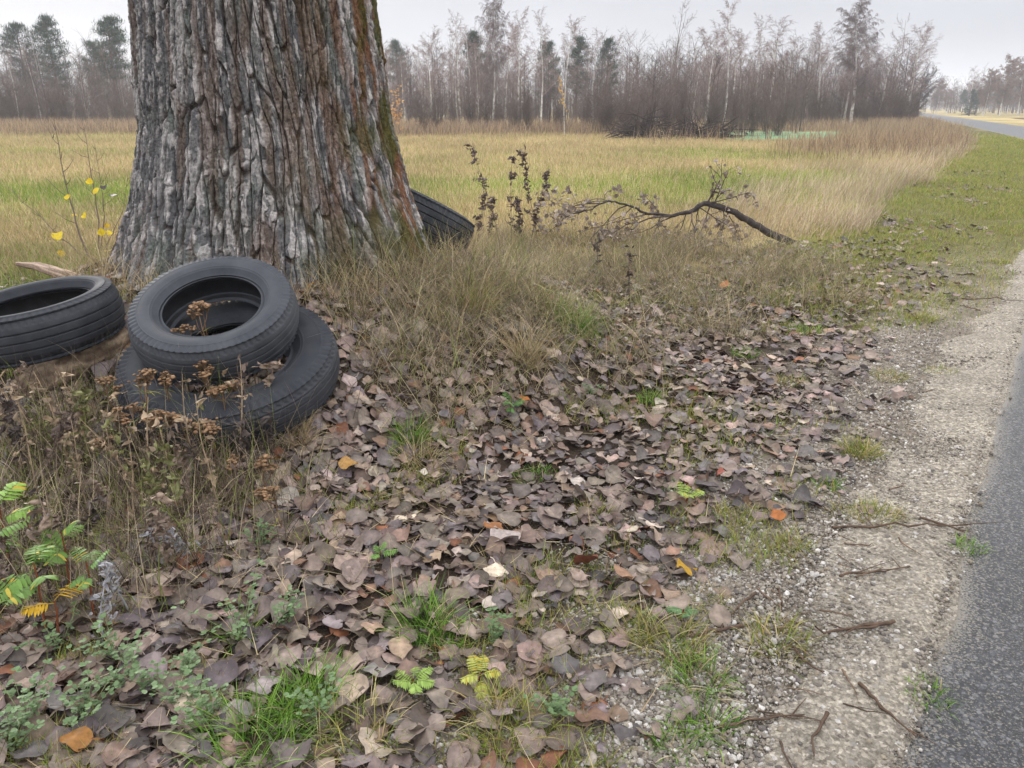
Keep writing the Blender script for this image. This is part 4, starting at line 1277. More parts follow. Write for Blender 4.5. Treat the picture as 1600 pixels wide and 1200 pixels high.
# the fallen limb lying across the field's edge
def fallen_branch():
    line = [(1243, 384, 8.3), (1205, 366, 8.35), (1168, 343, 8.4), (1135, 326, 8.45), (1103, 318, 8.5), (1078, 330, 8.45), (1048, 338, 8.4), (1010, 333, 8.3), (975, 318, 8.2), (950, 314, 8.15), (920, 328, 8.05), (890, 333, 7.9)]
    P = np.array([on_ray(*q) for q in line]); P[0, 2] = float(terrain(P[0, 0], P[0, 1])) + .02
    o0 = P[0].copy(); P = P - o0
    root = empty('fallen_branch', o0, 'long dark broken branch with dead leaves lying across the field edge', 'branch')
    t = np.linspace(0, 1, len(P)); tt = np.linspace(0, 1, 60)
    Q = np.stack([np.interp(tt, t, P[:, k]) for k in range(3)], -1)
    Q[1:-1] += rng.normal(0, .006, (58, 3))
    r = np.interp(tt, [0, .15, .4, .6, 1], [.040, .037, .027, .014, .004]) * rng.uniform(.92, 1.08, 60)
    V, F = tube_data(Q, r, 10)
    limb = obj('limb', V, F, M['wood'], root, np.tile(np.array(lin(70, 64, 62)), (len(V), 1)) * rng.uniform(.8, 1.2, (len(V), 1)))
    segs = []
    PP = dict(n=[7, 5, 3], wob=[.16, .2, .25], trop=[-.02, -.05, -.06], tap=[.8, .8, .8], start=[.15, .2], kids=[.8, .7], ang=[.7, .8], len=[.5, .55], fall=[.3, .2], rad=[.7, .7])
    for tpos, (a, b, c), L, rr in [(.36, (.35, .1, .9), .55, .016), (.33, (.3, 0, .95), .42, .014), (.37, (.55, -.2, .35), .5, .012), (.55, (-.8, -.3, -.1), 1.1, .017), (.5, (-.7, .2, -.25), .9, .014), (.72, (-.7, -.2, -.2), .8, .011), (.78, (-.5, .5, .15), .7, .009), (.65, (-.4, -.8, -.2), .7, .01), (.85, (-.9, 0, .1), .8, .008), (.92, (-.7, -.3, -.1), .7, .007), (.45, (-.2, -.6, -.35), .6, .012), (.42, (.3, -.5, -.4), .6, .012), (.58, (-.4, -.4, -.4), .7, .01), (.6, (-.3, .2, .4), .35, .008), (.95, (-.8, .3, .2), .5, .006), (.3, (.1, -.4, -.8), .5, .01), (.34, (-.3, -.2, -.9), .55, .012), (.4, (-.2, .3, -.9), .5, .01), (.48, (-.5, -.3, -.8), .6, .01), (.28, (.2, .3, -.7), .45, .01), (.7, (-.4, -.3, -.5), .6, .008), (.63, (-.7, .1, -.3), .9, .01), (.87, (-.6, -.4, -.2), .7, .006), (.8, (-.7, -.1, .25), .6, .006)]:
        i = int(tpos * 59)
        grow(segs, Vector(Q[i]), Vector((a, b, c)), L * .92, rr * .7, 0, PP)
    V, F, C = segs_mesh(segs, (0, 1, 2), 5, lin(82, 72, 68))
    V[:, 2] = np.maximum(V[:, 2], -o0[2] + .01)
    obj('twigs', V, F, M['wood'], limb, C)
    ends = [s[1] for s in segs if s[4] >= 1]
    ends = [e for e in ends if random.random() < .38]
    ends += [(e[0] + random.gauss(0, .05), e[1] + random.gauss(0, .05), e[2] - abs(random.gauss(0, .05))) for e in ends if random.random() < .6]
    ends = [(e[0], e[1], max(e[2], -o0[2] + .02)) for e in ends if e[2] + o0[2] < .62 or random.random() < .35]
    V, F, C = hang_leaves(ends, .05, lin(150, 136, 126), .35, 1.2, DLEAF[:2] + NARROW[2:])
    obj('dead_leaves', V, F, M['leaf'], root, C)
fallen_branch()

# ------------------------------------------------------------------ plants near the camera
def sapling(base, tops, label, leafs):
    b = hit(*base)
    root = empty('sapling', b, label, 'sapling')
    mb = MB(); tips = []
    for top, r0, bend in tops:
        e = on_ray(*top, b[1] + .05) - b
        t = np.linspace(0, 1, 12)[:, None]
        P = e * t + np.array([bend, .03, 0]) * np.sin(np.pi * t) + np.cumsum(rng.normal(0, .006, (12, 3)), 0)
        P -= P[0]
        mb.add(*tube_data(P, r0 * (1 - .8 * t[:, 0]), 6), lin(116, 102, 96))
        for i in (3, 5, 6, 7, 8, 9, 10):
            d = np.array([rng.choice([-1, 1]) * rng.uniform(.5, 1), rng.normal(0, .5), rng.uniform(.25, .8)])
            L = rng.uniform(.08, .36) * (1.1 - i / 14)
            Q = np.array([P[i], P[i] + d * L * .5, P[i] + d * L + np.array([0, 0, .03])])
            mb.add(*tube_data(Q, [r0 * .4, r0 * .3, r0 * .15], 5), lin(104, 88, 82))
            tips += [Q[1], Q[2]]
    mb.build('stem', M['stem'], root)
    for (px_, py_), c, sz in leafs:
        k = int(rng.integers(0, 14))
        p = on_ray(px_, py_, b[1] + rng.normal(0, .05)) - b
        lf = obj('leaf', LEAF[k][0] * sz, LEAF[k][1], M['greenleaf'], root, np.tile(np.array(c) * .85, (len(LEAF[k][0]), 1)), loc=p)
        lf.rotation_euler = (rng.normal(1.0, .4), rng.normal(0, .4), rng.normal(0, .8))
YL = lin(232, 204, 40); YL2 = lin(214, 178, 50); DK = lin(70, 60, 56)
sapling((142, 412), [((78, 182), .010, -.06), ((20, 292), .006, -.03)], 'bare leaning sapling with a few yellow leaves left of the trunk', [((106, 308), YL, .055), ((117, 336), YL2, .05), ((132, 336), YL, .06), ((92, 368), YL, .10), ((84, 212), DK, .05), ((95, 396), YL2, .07), ((62, 414), YL, .07), ((70, 408), YL2, .05)])
sapling((155, 404), [((126, 185), .008, .03), ((143, 216), .006, .03), ((202, 270), .005, .05)], 'upright thin sapling with yellow leaves close to the left side of the trunk', [((140, 283), YL, .06), ((150, 298), YL, .08), ((158, 362), YL, .07), ((170, 364), YL, .06), ((167, 352), YL2, .05), ((172, 392), YL, .10), ((158, 404), YL, .10), ((145, 418), lin(206, 206, 70), .10), ((164, 292), DK, .07), ((177, 305), DK, .08)])

def dead_weed_mesh(H, seed, col, leafy=1.0, sz=.05, bend=.12):
    """an upright dead stalk hung with shrivelled leaves (stem mesh, leaves mesh)"""
    random.seed(seed)
    segs = []
    PP = dict(n=[10, 4], wob=[bend, .25], trop=[.02, -.12], tap=[.7, .8], start=[.3, 2], kids=[.9, 0], ang=[.5, .5], len=[.16, .5], fall=[.4, 0], rad=[.6, .6])
    grow(segs, Vector((0, 0, 0)), Vector((random.gauss(0, .12), random.gauss(0, .12), 1)), H, .0042, 0, PP)
    s = segs_mesh(segs, (0, 1), 4, col)
    pts = []
    rr_ = np.random.default_rng(seed)
    for a, b, _, _, l in segs:
        if l == 0 and b[2] < H * .2: continue
        for _ in range(rr_.poisson(1.1 * leafy)):
            f = random.random()
            pts.append(tuple(a[k] + (b[k] - a[k]) * f + random.gauss(0, .012) for k in range(3)))
    l = hang_leaves(pts, sz * 1.25, np.array(col) * .95, .35, 1.2, NARROW) if len(pts) else None
    return s, l
def weed(px_, py_, H, col, label, group=None, leafy=1.0, sz=.05, bend=.08):
    p = hit(px_, py_)
    root = empty('dead_weed', p, label, 'weed', group)
    s, l = dead_weed_mesh(H, int(px_ * 7 + py_), col, leafy, sz, bend)
    obj('stem', s[0], s[1], M['stem'], root, s[2])
    if l is not None: obj('withered_leaves', l[0], l[1], M['leaf'], root, l[2])
WD = lin(108, 92, 84)
for px_, py_, H, lab in [(745, 385, .42, 'short dead nettle stalk nearest the tilted tyre'), (762, 380, .36, 'thin dead stalk second from the tilted tyre'), (782, 388, .72, 'tall dead stalk with a bent tip, left of the tall pair'),
                         (800, 392, .66, 'tall dead stalk thickly hung with withered leaves, beside the bent one'), (828, 392, .60, 'slanting dead stalk, left one of the tall pair'), (842, 394, .76, 'tallest dead stalk, thick with drooping withered leaves'),
                         (812, 396, .4, 'low dead stalk between the tall stalks')]:
    weed(px_, py_, H * 1.45, WD, lab, None, 1.9, .045, .035)
# dark tangled weeds low on the left
DW = [lin(104, 88, 80), lin(132, 114, 100), lin(76, 66, 62), lin(116, 116, 72)]
k = 0
for px_, py_ in [(20, 700), (60, 690), (40, 760), (90, 720), (130, 700), (170, 745), (210, 760), (240, 800), (270, 770), (300, 820), (330, 780), (260, 850), (230, 870), (180, 840), (120, 860), (60, 880), (20, 930), (140, 930), (90, 960), (320, 700), (370, 720), (400, 690), (420, 720), (300, 860), (360, 790), (280, 900), (200, 700), (150, 770), (80, 800), (350, 850), (390, 760), (10, 820), (15, 1010)]:
    weed(px_ + rng.normal(0, 8), py_ + rng.normal(0, 8), rng.uniform(.2, .42), DW[k % 4], 'dark withered weed in the tangle left of the leaf litter', 'dark withered weeds in the left tangle', rng.uniform(.3, 1.1), rng.uniform(.022, .042), .10)
    k += 1
for px_, py_ in [(30, 735), (75, 705), (115, 745), (150, 725), (185, 770), (225, 790), (255, 830), (290, 800), (315, 765), (345, 815), (65, 800), (375, 740), (140, 800), (205, 840)]:
    weed(px_, py_, rng.uniform(.34, .5), lin(156, 136, 112), 'pale upright dead stalk in the tangle left of the litter', 'pale upright stalks in the left tangle', .35, .03, .05)
for px_, py_, lab in [(160, 1010, 'weed with silvery curled seed heads beside yellow fern leaf'), (205, 960, 'silvery seeded weed standing a little above another silvery weed'), (310, 880, 'single weed with white fluffy seed tufts left of the litter')]:
    weed(px_, py_, .24, lin(150, 148, 152), lab, None, 1.2, .022, .15)
for px_, py_, H, lab in [(985, 500, .5, 'dark thin dead stalk in front of the fallen branch'), (930, 440, .42, 'dark dead stalk left of the fallen branch'), (1110, 345, .5, 'slender dead stalk behind the arch of the fallen branch')]:
    weed(px_, py_, H, lin(96, 84, 76), lab, None, .8, .04, .06)

# tangle of fine dead stems, left
def tangle_d(x, y):
    d = np.zeros_like(x)
    for a_, b_, rx, ry in [(60, 720, .25, .3), (200, 790, .3, .25), (330, 780, .25, .22), (40, 860, .22, .2), (380, 700, .15, .15), (250, 880, .2, .12), (120, 950, .2, .1)]:
        p = TGL[(a_, b_)]
        d = np.maximum(d, np.exp(-((x - p[0]) / rx) ** 2 - ((y - p[1]) / ry) ** 2))
    return d
TGL = {q: hit(*q) for q in [(60, 720), (200, 790), (330, 780), (40, 860), (380, 700), (250, 880), (120, 950)]}
ax_, ay_ = sample(3600, -2.6, -.4, 1.6, 3.6, tangle_d, 60)
n = len(ax_)
c1 = mixrows([lin(112, 96, 86), lin(146, 130, 114), lin(70, 60, 54), lin(188, 172, 142), lin(132, 142, 72)], [.25, .22, .15, .2, .18], n, .3)
grass_mesh('dead_stems', ax_, ay_, rng.uniform(.08, .42, n), rng.uniform(.0018, .004, n), np.abs(rng.normal(.2, .3, n)), rng.uniform(-.4, 1.8, n), c1 * .8, c1, M['drygrass'], 'tangle of thin dark dead stems on the left', nseg=5)

# dried tansy with brown flower heads
def button_cluster(seed, spread):
    r = np.random.default_rng(seed)
    mb = MB()
    n = int(r.integers(11, 18))
    th = np.linspace(0, 6.283, 9)[:-1]
    for _ in range(n):
        a, d = r.uniform(0, 6.283), spread * math.sqrt(r.random())
        c = np.array([d * math.cos(a), d * math.sin(a), spread * .25 * (1 - (d / spread) ** 2) + r.normal(0, .004)])
        R = r.uniform(.0055, .0085)
        col = np.array(lin(134, 106, 80)) * r.uniform(.5, 1.2)
        rings = [(.5, -.5), (1.0, -.1), (.95, .2), (.6, .42), (.05, .48)]
        V = np.array([[c[0] + R * q * math.cos(t), c[1] + R * q * math.sin(t), c[2] + R * h] for q, h in rings for t in th])
        F = np.array([(i * 8 + j, i * 8 + (j + 1) % 8, (i + 1) * 8 + (j + 1) % 8, (i + 1) * 8 + j) for i in range(4) for j in range(8)])
        mb.add(V, F, col)
        mb.add(*frusta([[0, 0, -spread * 1.1]], [c], [.0011], [.0009], 4), lin(104, 84, 62))
    return mb
BTN = [make_mesh('flower_head', np.concatenate(b.V), [np.concatenate(b.Q)], np.concatenate(b.C)) for b in (button_cluster(900 + k, .022 + .004 * (k % 3)) for k in range(7))]
for b_ in BTN: b_.materials.append(M['stem'])
def tansy(px_, py_, H, label, heads=3, green=.3):
    H *= 1.12; heads += 1
    p = hit(px_, py_)
    root = empty('dried_tansy', p, label, 'wildflower')
    n = 10; t = np.linspace(0, 1, n)[:, None]
    lean = np.array([rng.normal(0, .10), rng.normal(0, .06), 1]) * H
    P = lean * t + np.cumsum(rng.normal(0, .004, (n, 3)), 0) * t
    mb = MB()
    mb.add(*tube_data(P, .0038 * (1 - .4 * t[:, 0]), 6), lin(122, 98, 76))
    tips = [P[-1]]
    for k in range(heads - 1):
        i = int(rng.integers(5, 9)); d = np.array([rng.normal(0, 1), rng.normal(0, 1), 0]); d /= np.linalg.norm(d)
        e = P[i] + d * rng.uniform(.02, .055) + np.array([0, 0, (P[-1, 2] - P[i, 2]) * rng.uniform(.6, 1.0)])
        mb.add(*tube_data(np.array([P[i], (P[i] + e) / 2 + d * .01, e]), [.002, .0018, .0014], 5), lin(112, 86, 64))
        tips.append(e)
    mb.build('stem', M['stem'], root)
    for e in tips:
        o = bpy.data.objects.new('flower_head', BTN[int(rng.integers(0, 7))]); link(o, root)
        o.location = e; o.rotation_euler = (rng.normal(0, .2), rng.normal(0, .2), rng.uniform(0, 6))
        s_ = rng.uniform(.7, 1.15); o.scale = (s_, s_, s_)
    m = int(rng.integers(26, 44)); i = rng.integers(1, 8, m)
    gcol = mixrows([lin(96, 82, 70), lin(124, 106, 86), lin(106, 118, 62), lin(150, 146, 60)], [.5 - green * .5, .5 - green * .5, green * .65, green * .35], m)
    V, F, C = blades(P[i] + rng.normal(0, .003, (m, 3)), rng.uniform(.03, .085, m), rng.uniform(.004, .009, m), rng.uniform(0, 6.28, m), rng.uniform(.7, 1.6, m), rng.uniform(.5, 1.6, m), gcol * .8, gcol, 4)
    obj('withered_leaves', V, F, M['leaf'], root, C)
for a in [(352, 640, .40, 'tallest dried tansy with brown heads over the hole of the top tyre', 4, .1), (300, 650, .34, 'dried tansy standing before the left rim of the top tyre', 2, .3), (405, 645, .32, 'dried tansy with greenish leaves before the right of the top tyre', 3, .7),
          (330, 690, .30, 'dried tansy with broad brown heads in front of the largest tyre', 4, .2), (360, 715, .27, 'dried tansy just right of the broad headed one', 4, .2), (240, 720, .32, 'dried tansy left of the largest tyre, head held high', 3, .4),
          (215, 745, .26, 'low dried tansy left of the largest tyre', 4, .5), (250, 760, .27, 'dried tansy amid greenish leaves below the largest tyre', 4, .6), (190, 690, .24, 'small dried tansy between the log and the largest tyre', 3, .3),
          (310, 745, .24, 'dried tansy with drooping head under the largest tyre', 3, .3), (365, 790, .16, 'short dried tansy at the front of the tangle', 2, .2), (415, 800, .19, 'dried tansy alone at the right of the tangle', 2, .1),
          (445, 840, .17, 'rightmost short dried tansy over the leaf litter', 3, .1), (180, 760, .2, 'faded dried tansy low in the left tangle', 3, .3), (285, 700, .28, 'thin dried tansy beside the broad headed one', 2, .3), (340, 745, .2, 'stubby dried tansy below the broad headed one', 3, .2)]:
    tansy(*a)

# green pinnate leaves (young tansy) and grey green lucerne
def pinnate(L, n, w, bend, c, seed, yellow=0.0):
    r = np.random.default_rng(seed)
    mb = MB()
    t = np.linspace(0, 1, n + 3)
    X = np.stack([0 * t, L * t * np.cos(bend * t * .6), L * .5 * t - L * bend * t * t * .5], -1)
    mb.add(*tube_data(X, .0012 * (1 - .6 * t), 4), np.array(c) * .8)
    for i in range(2, n + 3):
        for s in (-1, 1):
            k = t[i]
            ll = w * L * math.sin(math.pi * (0.12 + .80 * k)) ** .7
            d = np.array([s * .88, .45, -.15 + r.normal(0, .12)])
            m = np.array([0.45, -.88 * s * s, .1])
            st = np.array([0, .25, .55, .8, 1.0]); hw = np.array([.06, .13, .14, .09, 0]) * ll
            C_ = X[i][None] + d[None] * (ll * st)[:, None] + np.array([0, 0, -.25])[None] * (ll * st ** 2)[:, None]
            nrm = np.array([-.45 * s, .88, .05]) 
            V = np.concatenate([C_ - nrm * hw[:, None], C_ + nrm * hw[:, None]])
            F = np.array([(j, j + 1, 5 + j + 1, 5 + j) for j in range(4)])
            cc = np.array(c) * r.uniform(.8, 1.2)
            if r.random() < yellow: cc = np.array(lin(176, 160, 60))
            mb.add(V, F, cc)
    return mb
def fern_plant(px_, py_, H, nl, L, c, label, yellow=.05, out=.5):
    p = hit(px_, py_)
    root = empty('tansy_plant', p, label, 'wild plant')
    P = np.array([[0, 0, 0], [.004, 0, H * .4], [.01, .003, H * .75], [.012, 0, H]])
    v, f = tube_data(P, [.0035, .003, .0026, .002], 6)
    obj('stem', v, f, M['stem'], root, np.tile(np.array(lin(126, 72, 48)), (len(v), 1)))
    for k in range(nl):
        mb = pinnate(L * rng.uniform(.7, 1.1), 8, .36, rng.uniform(.2, .9), c, int(rng.integers(0, 9999)), yellow)
        o = mb.build('leaf', M['greenleaf'], root)
        h = H * rng.uniform(.65, 1.0)
        o.location = (.011, 0, h); o.rotation_euler = (rng.normal(0, .2), rng.normal(0, .2), k * 2.4 + rng.normal(0, .3))
GF = lin(98, 132, 56)
fern_plant(75, 1000, .25, 7, .115, GF, 'green feathery plant with reddish stem, fullest one near the left edge', .08)
fern_plant(5, 960, .27, 6, .11, GF, 'green feathery plant cut by the left edge', .05)
fern_plant(20, 900, .30, 5, .11, lin(122, 158, 64), 'green feathery plant with yellow tips high at the left edge', .2)
fern_plant(95, 1010, .15, 2, .11, lin(222, 178, 56), 'yellow feathery leaf low on a reddish stem', .0)
fern_plant(150, 980, .22, 5, .085, lin(110, 146, 78), 'small feathery plant right of the fullest green one', .12)
fern_plant(115, 945, .25, 5, .10, GF, 'feathery green plant just behind the fullest one', .1)
fern_plant(475, 665, .09, 4, .07, lin(98, 128, 84), 'small feathery rosette under the right rim of the largest tyre', 0)
fern_plant(795, 650, .07, 6, .08, lin(92, 130, 66), 'leafy green rosette at the front of the dry grass', 0)
fern_plant(640, 1085, .05, 6, .06, lin(140, 168, 80), 'pale green rosette in the near litter', 0)
fern_plant(745, 1075, .05, 5, .07, lin(170, 174, 84), 'yellow green rosette in the near litter right of centre', .3)
fern_plant(1060, 975, .05, 5, .06, lin(98, 132, 84), 'feathery rosette beside the pebbles', 0)
fern_plant(1070, 790, .05, 6, .07, lin(150, 170, 80), 'yellowish leafy rosette in the upper litter', .2)
fern_plant(590, 880, .045, 4, .05, lin(110, 146, 70), 'tiny green seedling in the middle of the brown leaves', 0)

def lucerne(px_, py_, H, nst, label, c=lin(106, 130, 88)):
    p = hit(px_, py_)
    H *= 1.25; nst += 2
    root = empty('lucerne_plant', p, label, 'wild plant')
    mb = MB(); lv = MB()
    for k in range(nst):
        a = rng.uniform(0, 6.28); o = np.array([math.cos(a), math.sin(a), 0]) * rng.uniform(.1, .8) * H
        t = np.linspace(0, 1, 7)[:, None]
        P = np.array([0, 0, H]) * t * rng.uniform(.6, 1.1) + o * t ** 1.3
        mb.add(*tube_data(P, .0014 * (1 - .5 * t[:, 0]), 4), lin(120, 132, 92))
        for i in range(2, 7):
            for q in range(2):
                a = rng.uniform(0, 6.28)
                for s in (-.7, 0, .7):
                    d = np.array([math.cos(a + s), math.sin(a + s), rng.uniform(-.1, .5)]); m = np.array([-math.sin(a + s), math.cos(a + s), 0])
                    ll = rng.uniform(.0075, .0125) * (.7 + .5 * (i / 6))
                    b0 = P[i] + np.array([math.cos(a), math.sin(a), .2]) * .008
                    st = np.array([0, .35, .75, 1.0]); hw = np.array([.08, .32, .36, .10]) * ll
                    Cn = b0 + d * (ll * st)[:, None]
                    V = np.concatenate([Cn - m * hw[:, None] + np.array([0, 0, .12]) * hw[:, None], Cn, Cn + m * hw[:, None] + np.array([0, 0, .12]) * hw[:, None]])
                    F = np.array([(j, j + 1, 4 + j + 1, 4 + j) for j in range(3)] + [(4 + j, 4 + j + 1, 8 + j + 1, 8 + j) for j in range(3)])
                    lv.add(V, F, np.array(c) * rng.uniform(.75, 1.2))
    mb.build('stem', M['stem'], root)
    lv.build('leaves', M['greenleaf'], root)
for a in [(380, 1010, .15, 5, 'tallest grey green leafy plant, beside a small grass tuft'), (185, 1040, .12, 4, 'narrow grey green leafy plant above the broad ones at lower left'), (95, 1020, .10, 3, 'small narrow grey green plant near the left edge'), (135, 1130, .10, 8, 'broad grey green leafy plant at lower left'),
          (45, 1140, .11, 7, 'grey green leafy plant in the bottom left corner'), (20, 1180, .09, 5, 'grey green plant cut by the bottom left corner'), (205, 1075, .08, 5, 'grey green leafy plant right of the narrow one'), (245, 1090, .08, 4, 'low grey green sprig between lower left plants'),
          (290, 1060, .08, 5, 'grey green sprig on brown leaves right of the lower left group'), (285, 1110, .07, 4, 'small grey green sprig near the broad bottom tuft'), (440, 985, .09, 4, 'grey green sprig right of the tallest one'), (330, 1130, .09, 5, 'leafy sprig at the left rim of the broad bottom tuft'),
          (500, 1120, .09, 5, 'leafy sprig within the bright bottom tuft'), (410, 860, .08, 3, 'sprig high in the litter left of centre'), (770, 1010, .06, 3, 'grey green sprig right of the central tuft'), (865, 1120, .06, 5, 'clover like sprig at the bottom right of centre'), (920, 620, .06, 3, 'sprig in the upper litter below the dry grass')]:
    lucerne(*a)

# ------------------------------------------------------------------ trees
BR = lin(112, 98, 98); BRP = lin(118, 96, 94); BRD = lin(92, 80, 76)
def tree_meshes(segs, trunk_lv, n_trunk, col, fine_n=3):
    tV, tF, tC = segs_mesh(segs, trunk_lv, n_trunk, col, .08)
    rest = tuple(sorted({s[4] for s in segs} - set(trunk_lv)))
    cV, cF, cC = segs_mesh(segs, rest, fine_n, col, .25)
    return (tV, tF, tC), (cV, cF, cC)

def proto_tree(name, H, seed, P, d0=(0, 0, 1), r0=None, stems=1, spread=.3, col=BR, trunk_mat='twig', crown_mat='twig', min_r=.006, leaf=None, cat='tree', label='x'):
    """trunk + crown meshes of one tree of height about H, as a thing parked at the origin"""
    random.seed(seed)
    segs = []
    for k in range(stems):
        a = random.uniform(0, 6.283)
        d = Vector((math.cos(a) * spread * random.random(), math.sin(a) * spread * random.random(), 1)) if stems > 1 else Vector(d0)
        b = Vector((random.gauss(0, .12), random.gauss(0, .12), -.1)) if stems > 1 else Vector((0, 0, -.1))
        grow(segs, b, d, H * (random.uniform(.6, 1.0) if stems > 1 else 1), r0 * (random.uniform(.6, 1) if stems > 1 else 1), 0, P)
    segs = [(a, b, max(ra, min_r), max(rb, min_r * .8), l) for a, b, ra, rb, l in segs]
    t, c = tree_meshes(segs, (0,), 7, col)
    root = bpy.data.objects.new(name, None)
    link(root)
    root['category'] = cat; root['label'] = label
    obj('trunk', t[0], t[1], M[trunk_mat], root, t[2])
    V, F, C = c
    cr = obj('crown', V, F, M[crown_mat], root, C, False)
    if leaf:
        ends = np.array([s[1] for s in segs if s[4] >= len(P['n']) - 1])
        k = rng.choice(len(ends), min(leaf[0], len(ends)), replace=False)
        pts = ends[k]
        if leaf[3] is not None: pts = pts[(pts[:, 2] > leaf[3][0] * H) & (pts[:, 2] < leaf[3][1] * H)]
        if len(pts):
            V, F, C = hang_leaves(pts, leaf[1], leaf[2], .25)
            obj('leaves', V, F, M['greenleaf'], root, C)
    remember(root)
    return root

P_BIRCH = dict(n=[16, 7, 5, 3], wob=[.02, .07, .14, .2], trop=[.02, .035, -.10, -.28], tap=[.93, .85, .8, .6], start=[.26, .1, .1], kids=[2, 2, 2], ang=[.7, .55, .6], len=[.33, .42, .5], fall=[.62, .4, .3], rad=[.42, .5, .6])
P_WEEP = dict(n=[16, 8, 6, 5], wob=[.03, .09, .16, .15], trop=[.02, .04, -.16, -.5], tap=[.92, .85, .8, .5], start=[.2, .1, .1], kids=[3, 2, 3], ang=[.75, .6, .6], len=[.34, .45, .55], fall=[.5, .4, .2], rad=[.45, .5, .6])
P_ALDER = dict(n=[10, 7, 4], wob=[.05, .10, .18], trop=[.02, .035, .02], tap=[.9, .85, .7], start=[.12, .05], kids=[2, 3], ang=[.72, .75], len=[.42, .42], fall=[.5, .35], rad=[.5, .6])
P_TALL = dict(n=[16, 7, 4, 3], wob=[.025, .08, .16, .2], trop=[.02, .09, .06, .0], tap=[.93, .85, .8, .6], start=[.42, .2, .2], kids=[1, 1, 1], ang=[.75, .6, .7], len=[.25, .45, .5], fall=[.5, .4, .3], rad=[.42, .5, .6])
P_OAK = dict(n=[6, 8, 7, 4], wob=[.05, .12, .16, .2], trop=[.02, .05, .03, .0], tap=[.6, .85, .8, .7], start=[.25, .1, .1], kids=[5, 3, 2], ang=[.95, .6, .6], len=[.72, .42, .4], fall=[.15, .4, .3], rad=[.55, .5, .6])

def pine(name, H, seed, bare, spread, label, conic=False, col=lin(62, 84, 66)):
    r = np.random.default_rng(seed)
    random.seed(seed)
    root = bpy.data.objects.new(name, None); link(root)
    root['category'] = 'tree'; root['label'] = label
    t = np.linspace(0, 1, 12)
    P = np.stack([.02 * H * np.sin(t * 4 + seed) * t, .015 * H * np.cos(t * 3) * t, -.1 + t * H], -1)
    v, f = tube_data(P, .016 * H * (1 - .9 * t) + .01, 8)
    obj('trunk', v, f, M['twig'], root, np.tile(np.array(lin(112, 84, 72)), (len(v), 1)))
    A, B, ND = [], [], []
    nb = int(16 if conic else 13)
    for k in range(nb):
        h = bare + (1 - bare) * (k + .5) / nb
        rel = (h - bare) / (1 - bare)
        L = spread * H * ((1 - rel) ** .8 + .05 if conic else (math.sin(math.pi * (.18 + .78 * rel)) * .9 + .1))
        for j in range(6 if conic else 5):
            a = r.uniform(0, 6.28); b = np.array([np.interp(h, t, P[:, q]) for q in range(3)])
            LL = L * r.uniform(.6, 1.15)
            e = b + np.array([math.cos(a), math.sin(a), -.15 if conic else r.uniform(.1, .55)]) * LL
            A.append(b); B.append(e)
            for q in range(5 if conic else 6):
                c = b + (e - b) * r.uniform(.35 if not conic else .15, 1.05) + r.normal(0, .05 * LL + .02, 3)
                ND.append((c, (.11 if not conic else .08) * H * r.uniform(.4, .8) * (.6 if conic else .62)))
    A = np.array(A); B = np.array(B)
    V, F = frusta(A, B, np.full(len(A), .004 * H), np.full(len(A), .0015 * H), 4)
    br = obj('crown', V, F, M['twig'], root, np.tile(np.array(lin(92, 74, 66)), (len(V), 1)))
    pts = np.concatenate([c + r.normal(0, 1, (24, 3)) * np.array([1, 1, .55]) * s * .55 for c, s in ND])
    n = len(pts)
    cc = np.repeat(np.array([np.array(col) * r.uniform(.5, 1.25) for _ in ND]), 24, 0) * r.uniform(.8, 1.2, (n, 1))
    V, F, C = blades(pts, .035 * H * r.uniform(.6, 1.2, n), np.full(n, .0055 * H), r.uniform(0, 6.28, n), r.uniform(0, 2.2, n), r.normal(0, .4, n), cc * .9, cc, 1)
    obj('needles', V, F, M['needle'], br, C)
    remember(root)
    return root

GB = 'slender bare birches in the wood'; GS = 'bare bushes along the field edge'; GT = 'tall bare trees rising over the thicket'; GP_ = 'dark pines in the wood'
PROT = {}
for k in range(5):
    PROT['birch', k] = proto_tree('birch_tree', 10, 500 + k, P_BIRCH, r0=.105, col=lin(140, 122, 118), trunk_mat='birch', min_r=.0045, label='slender bare white trunked birch standing in the wood beyond the field')
for k in range(2):
    PROT['weep', k] = proto_tree('birch_tree', 10, 520 + k, P_WEEP, r0=.13, col=lin(120, 107, 106), trunk_mat='birch', min_r=.0055, label='x')
for k in range(4):
    PROT['shrub', k] = proto_tree('bare_bush', 4, 540 + k, P_ALDER, r0=.03, stems=7, spread=.45, col=BRD, min_r=.0038, label='leafless many stemmed bush at the edge of the wood', cat='bush')
for k in range(3):
    PROT['alder', k] = proto_tree('bare_tree', 8, 560 + k, P_ALDER, r0=.055, stems=3, spread=.2, col=lin(104, 90, 86), min_r=.0042, label='leafless grey brown tree in the dense wood behind the field')
for k in range(3):
    PROT['tall', k] = proto_tree('bare_tree', 10, 580 + k, P_TALL, r0=.09, col=lin(124, 112, 108), min_r=.006, label='tall thin leafless tree rising over the thicket')
PROT['oak', 0] = proto_tree('bare_tree', 4.2, 600, P_OAK, r0=.22, col=lin(92, 82, 84), min_r=.008, label='round crowned leafless tree beside the road at the end of the wood')
PROT['yellow', 0] = proto_tree('young_birch', 4.5, 610, P_TALL, r0=.03, col=lin(150, 136, 126), trunk_mat='birch', min_r=.004, leaf=(60, .12, lin(214, 176, 84), (.45, 1.1)), label='x')
PROT['yellow', 1] = proto_tree('young_birch', 3.6, 611, P_ALDER, r0=.025, col=lin(150, 130, 118), min_r=.004, leaf=(150, .12, lin(206, 160, 96), None), stems=2, label='x')
PROT['rust', 0] = proto_tree('birch_tree', 10, 620, P_WEEP, r0=.12, col=lin(128, 108, 98), trunk_mat='birch', min_r=.010, leaf=(260, .16, lin(140, 110, 84), None), label='x')
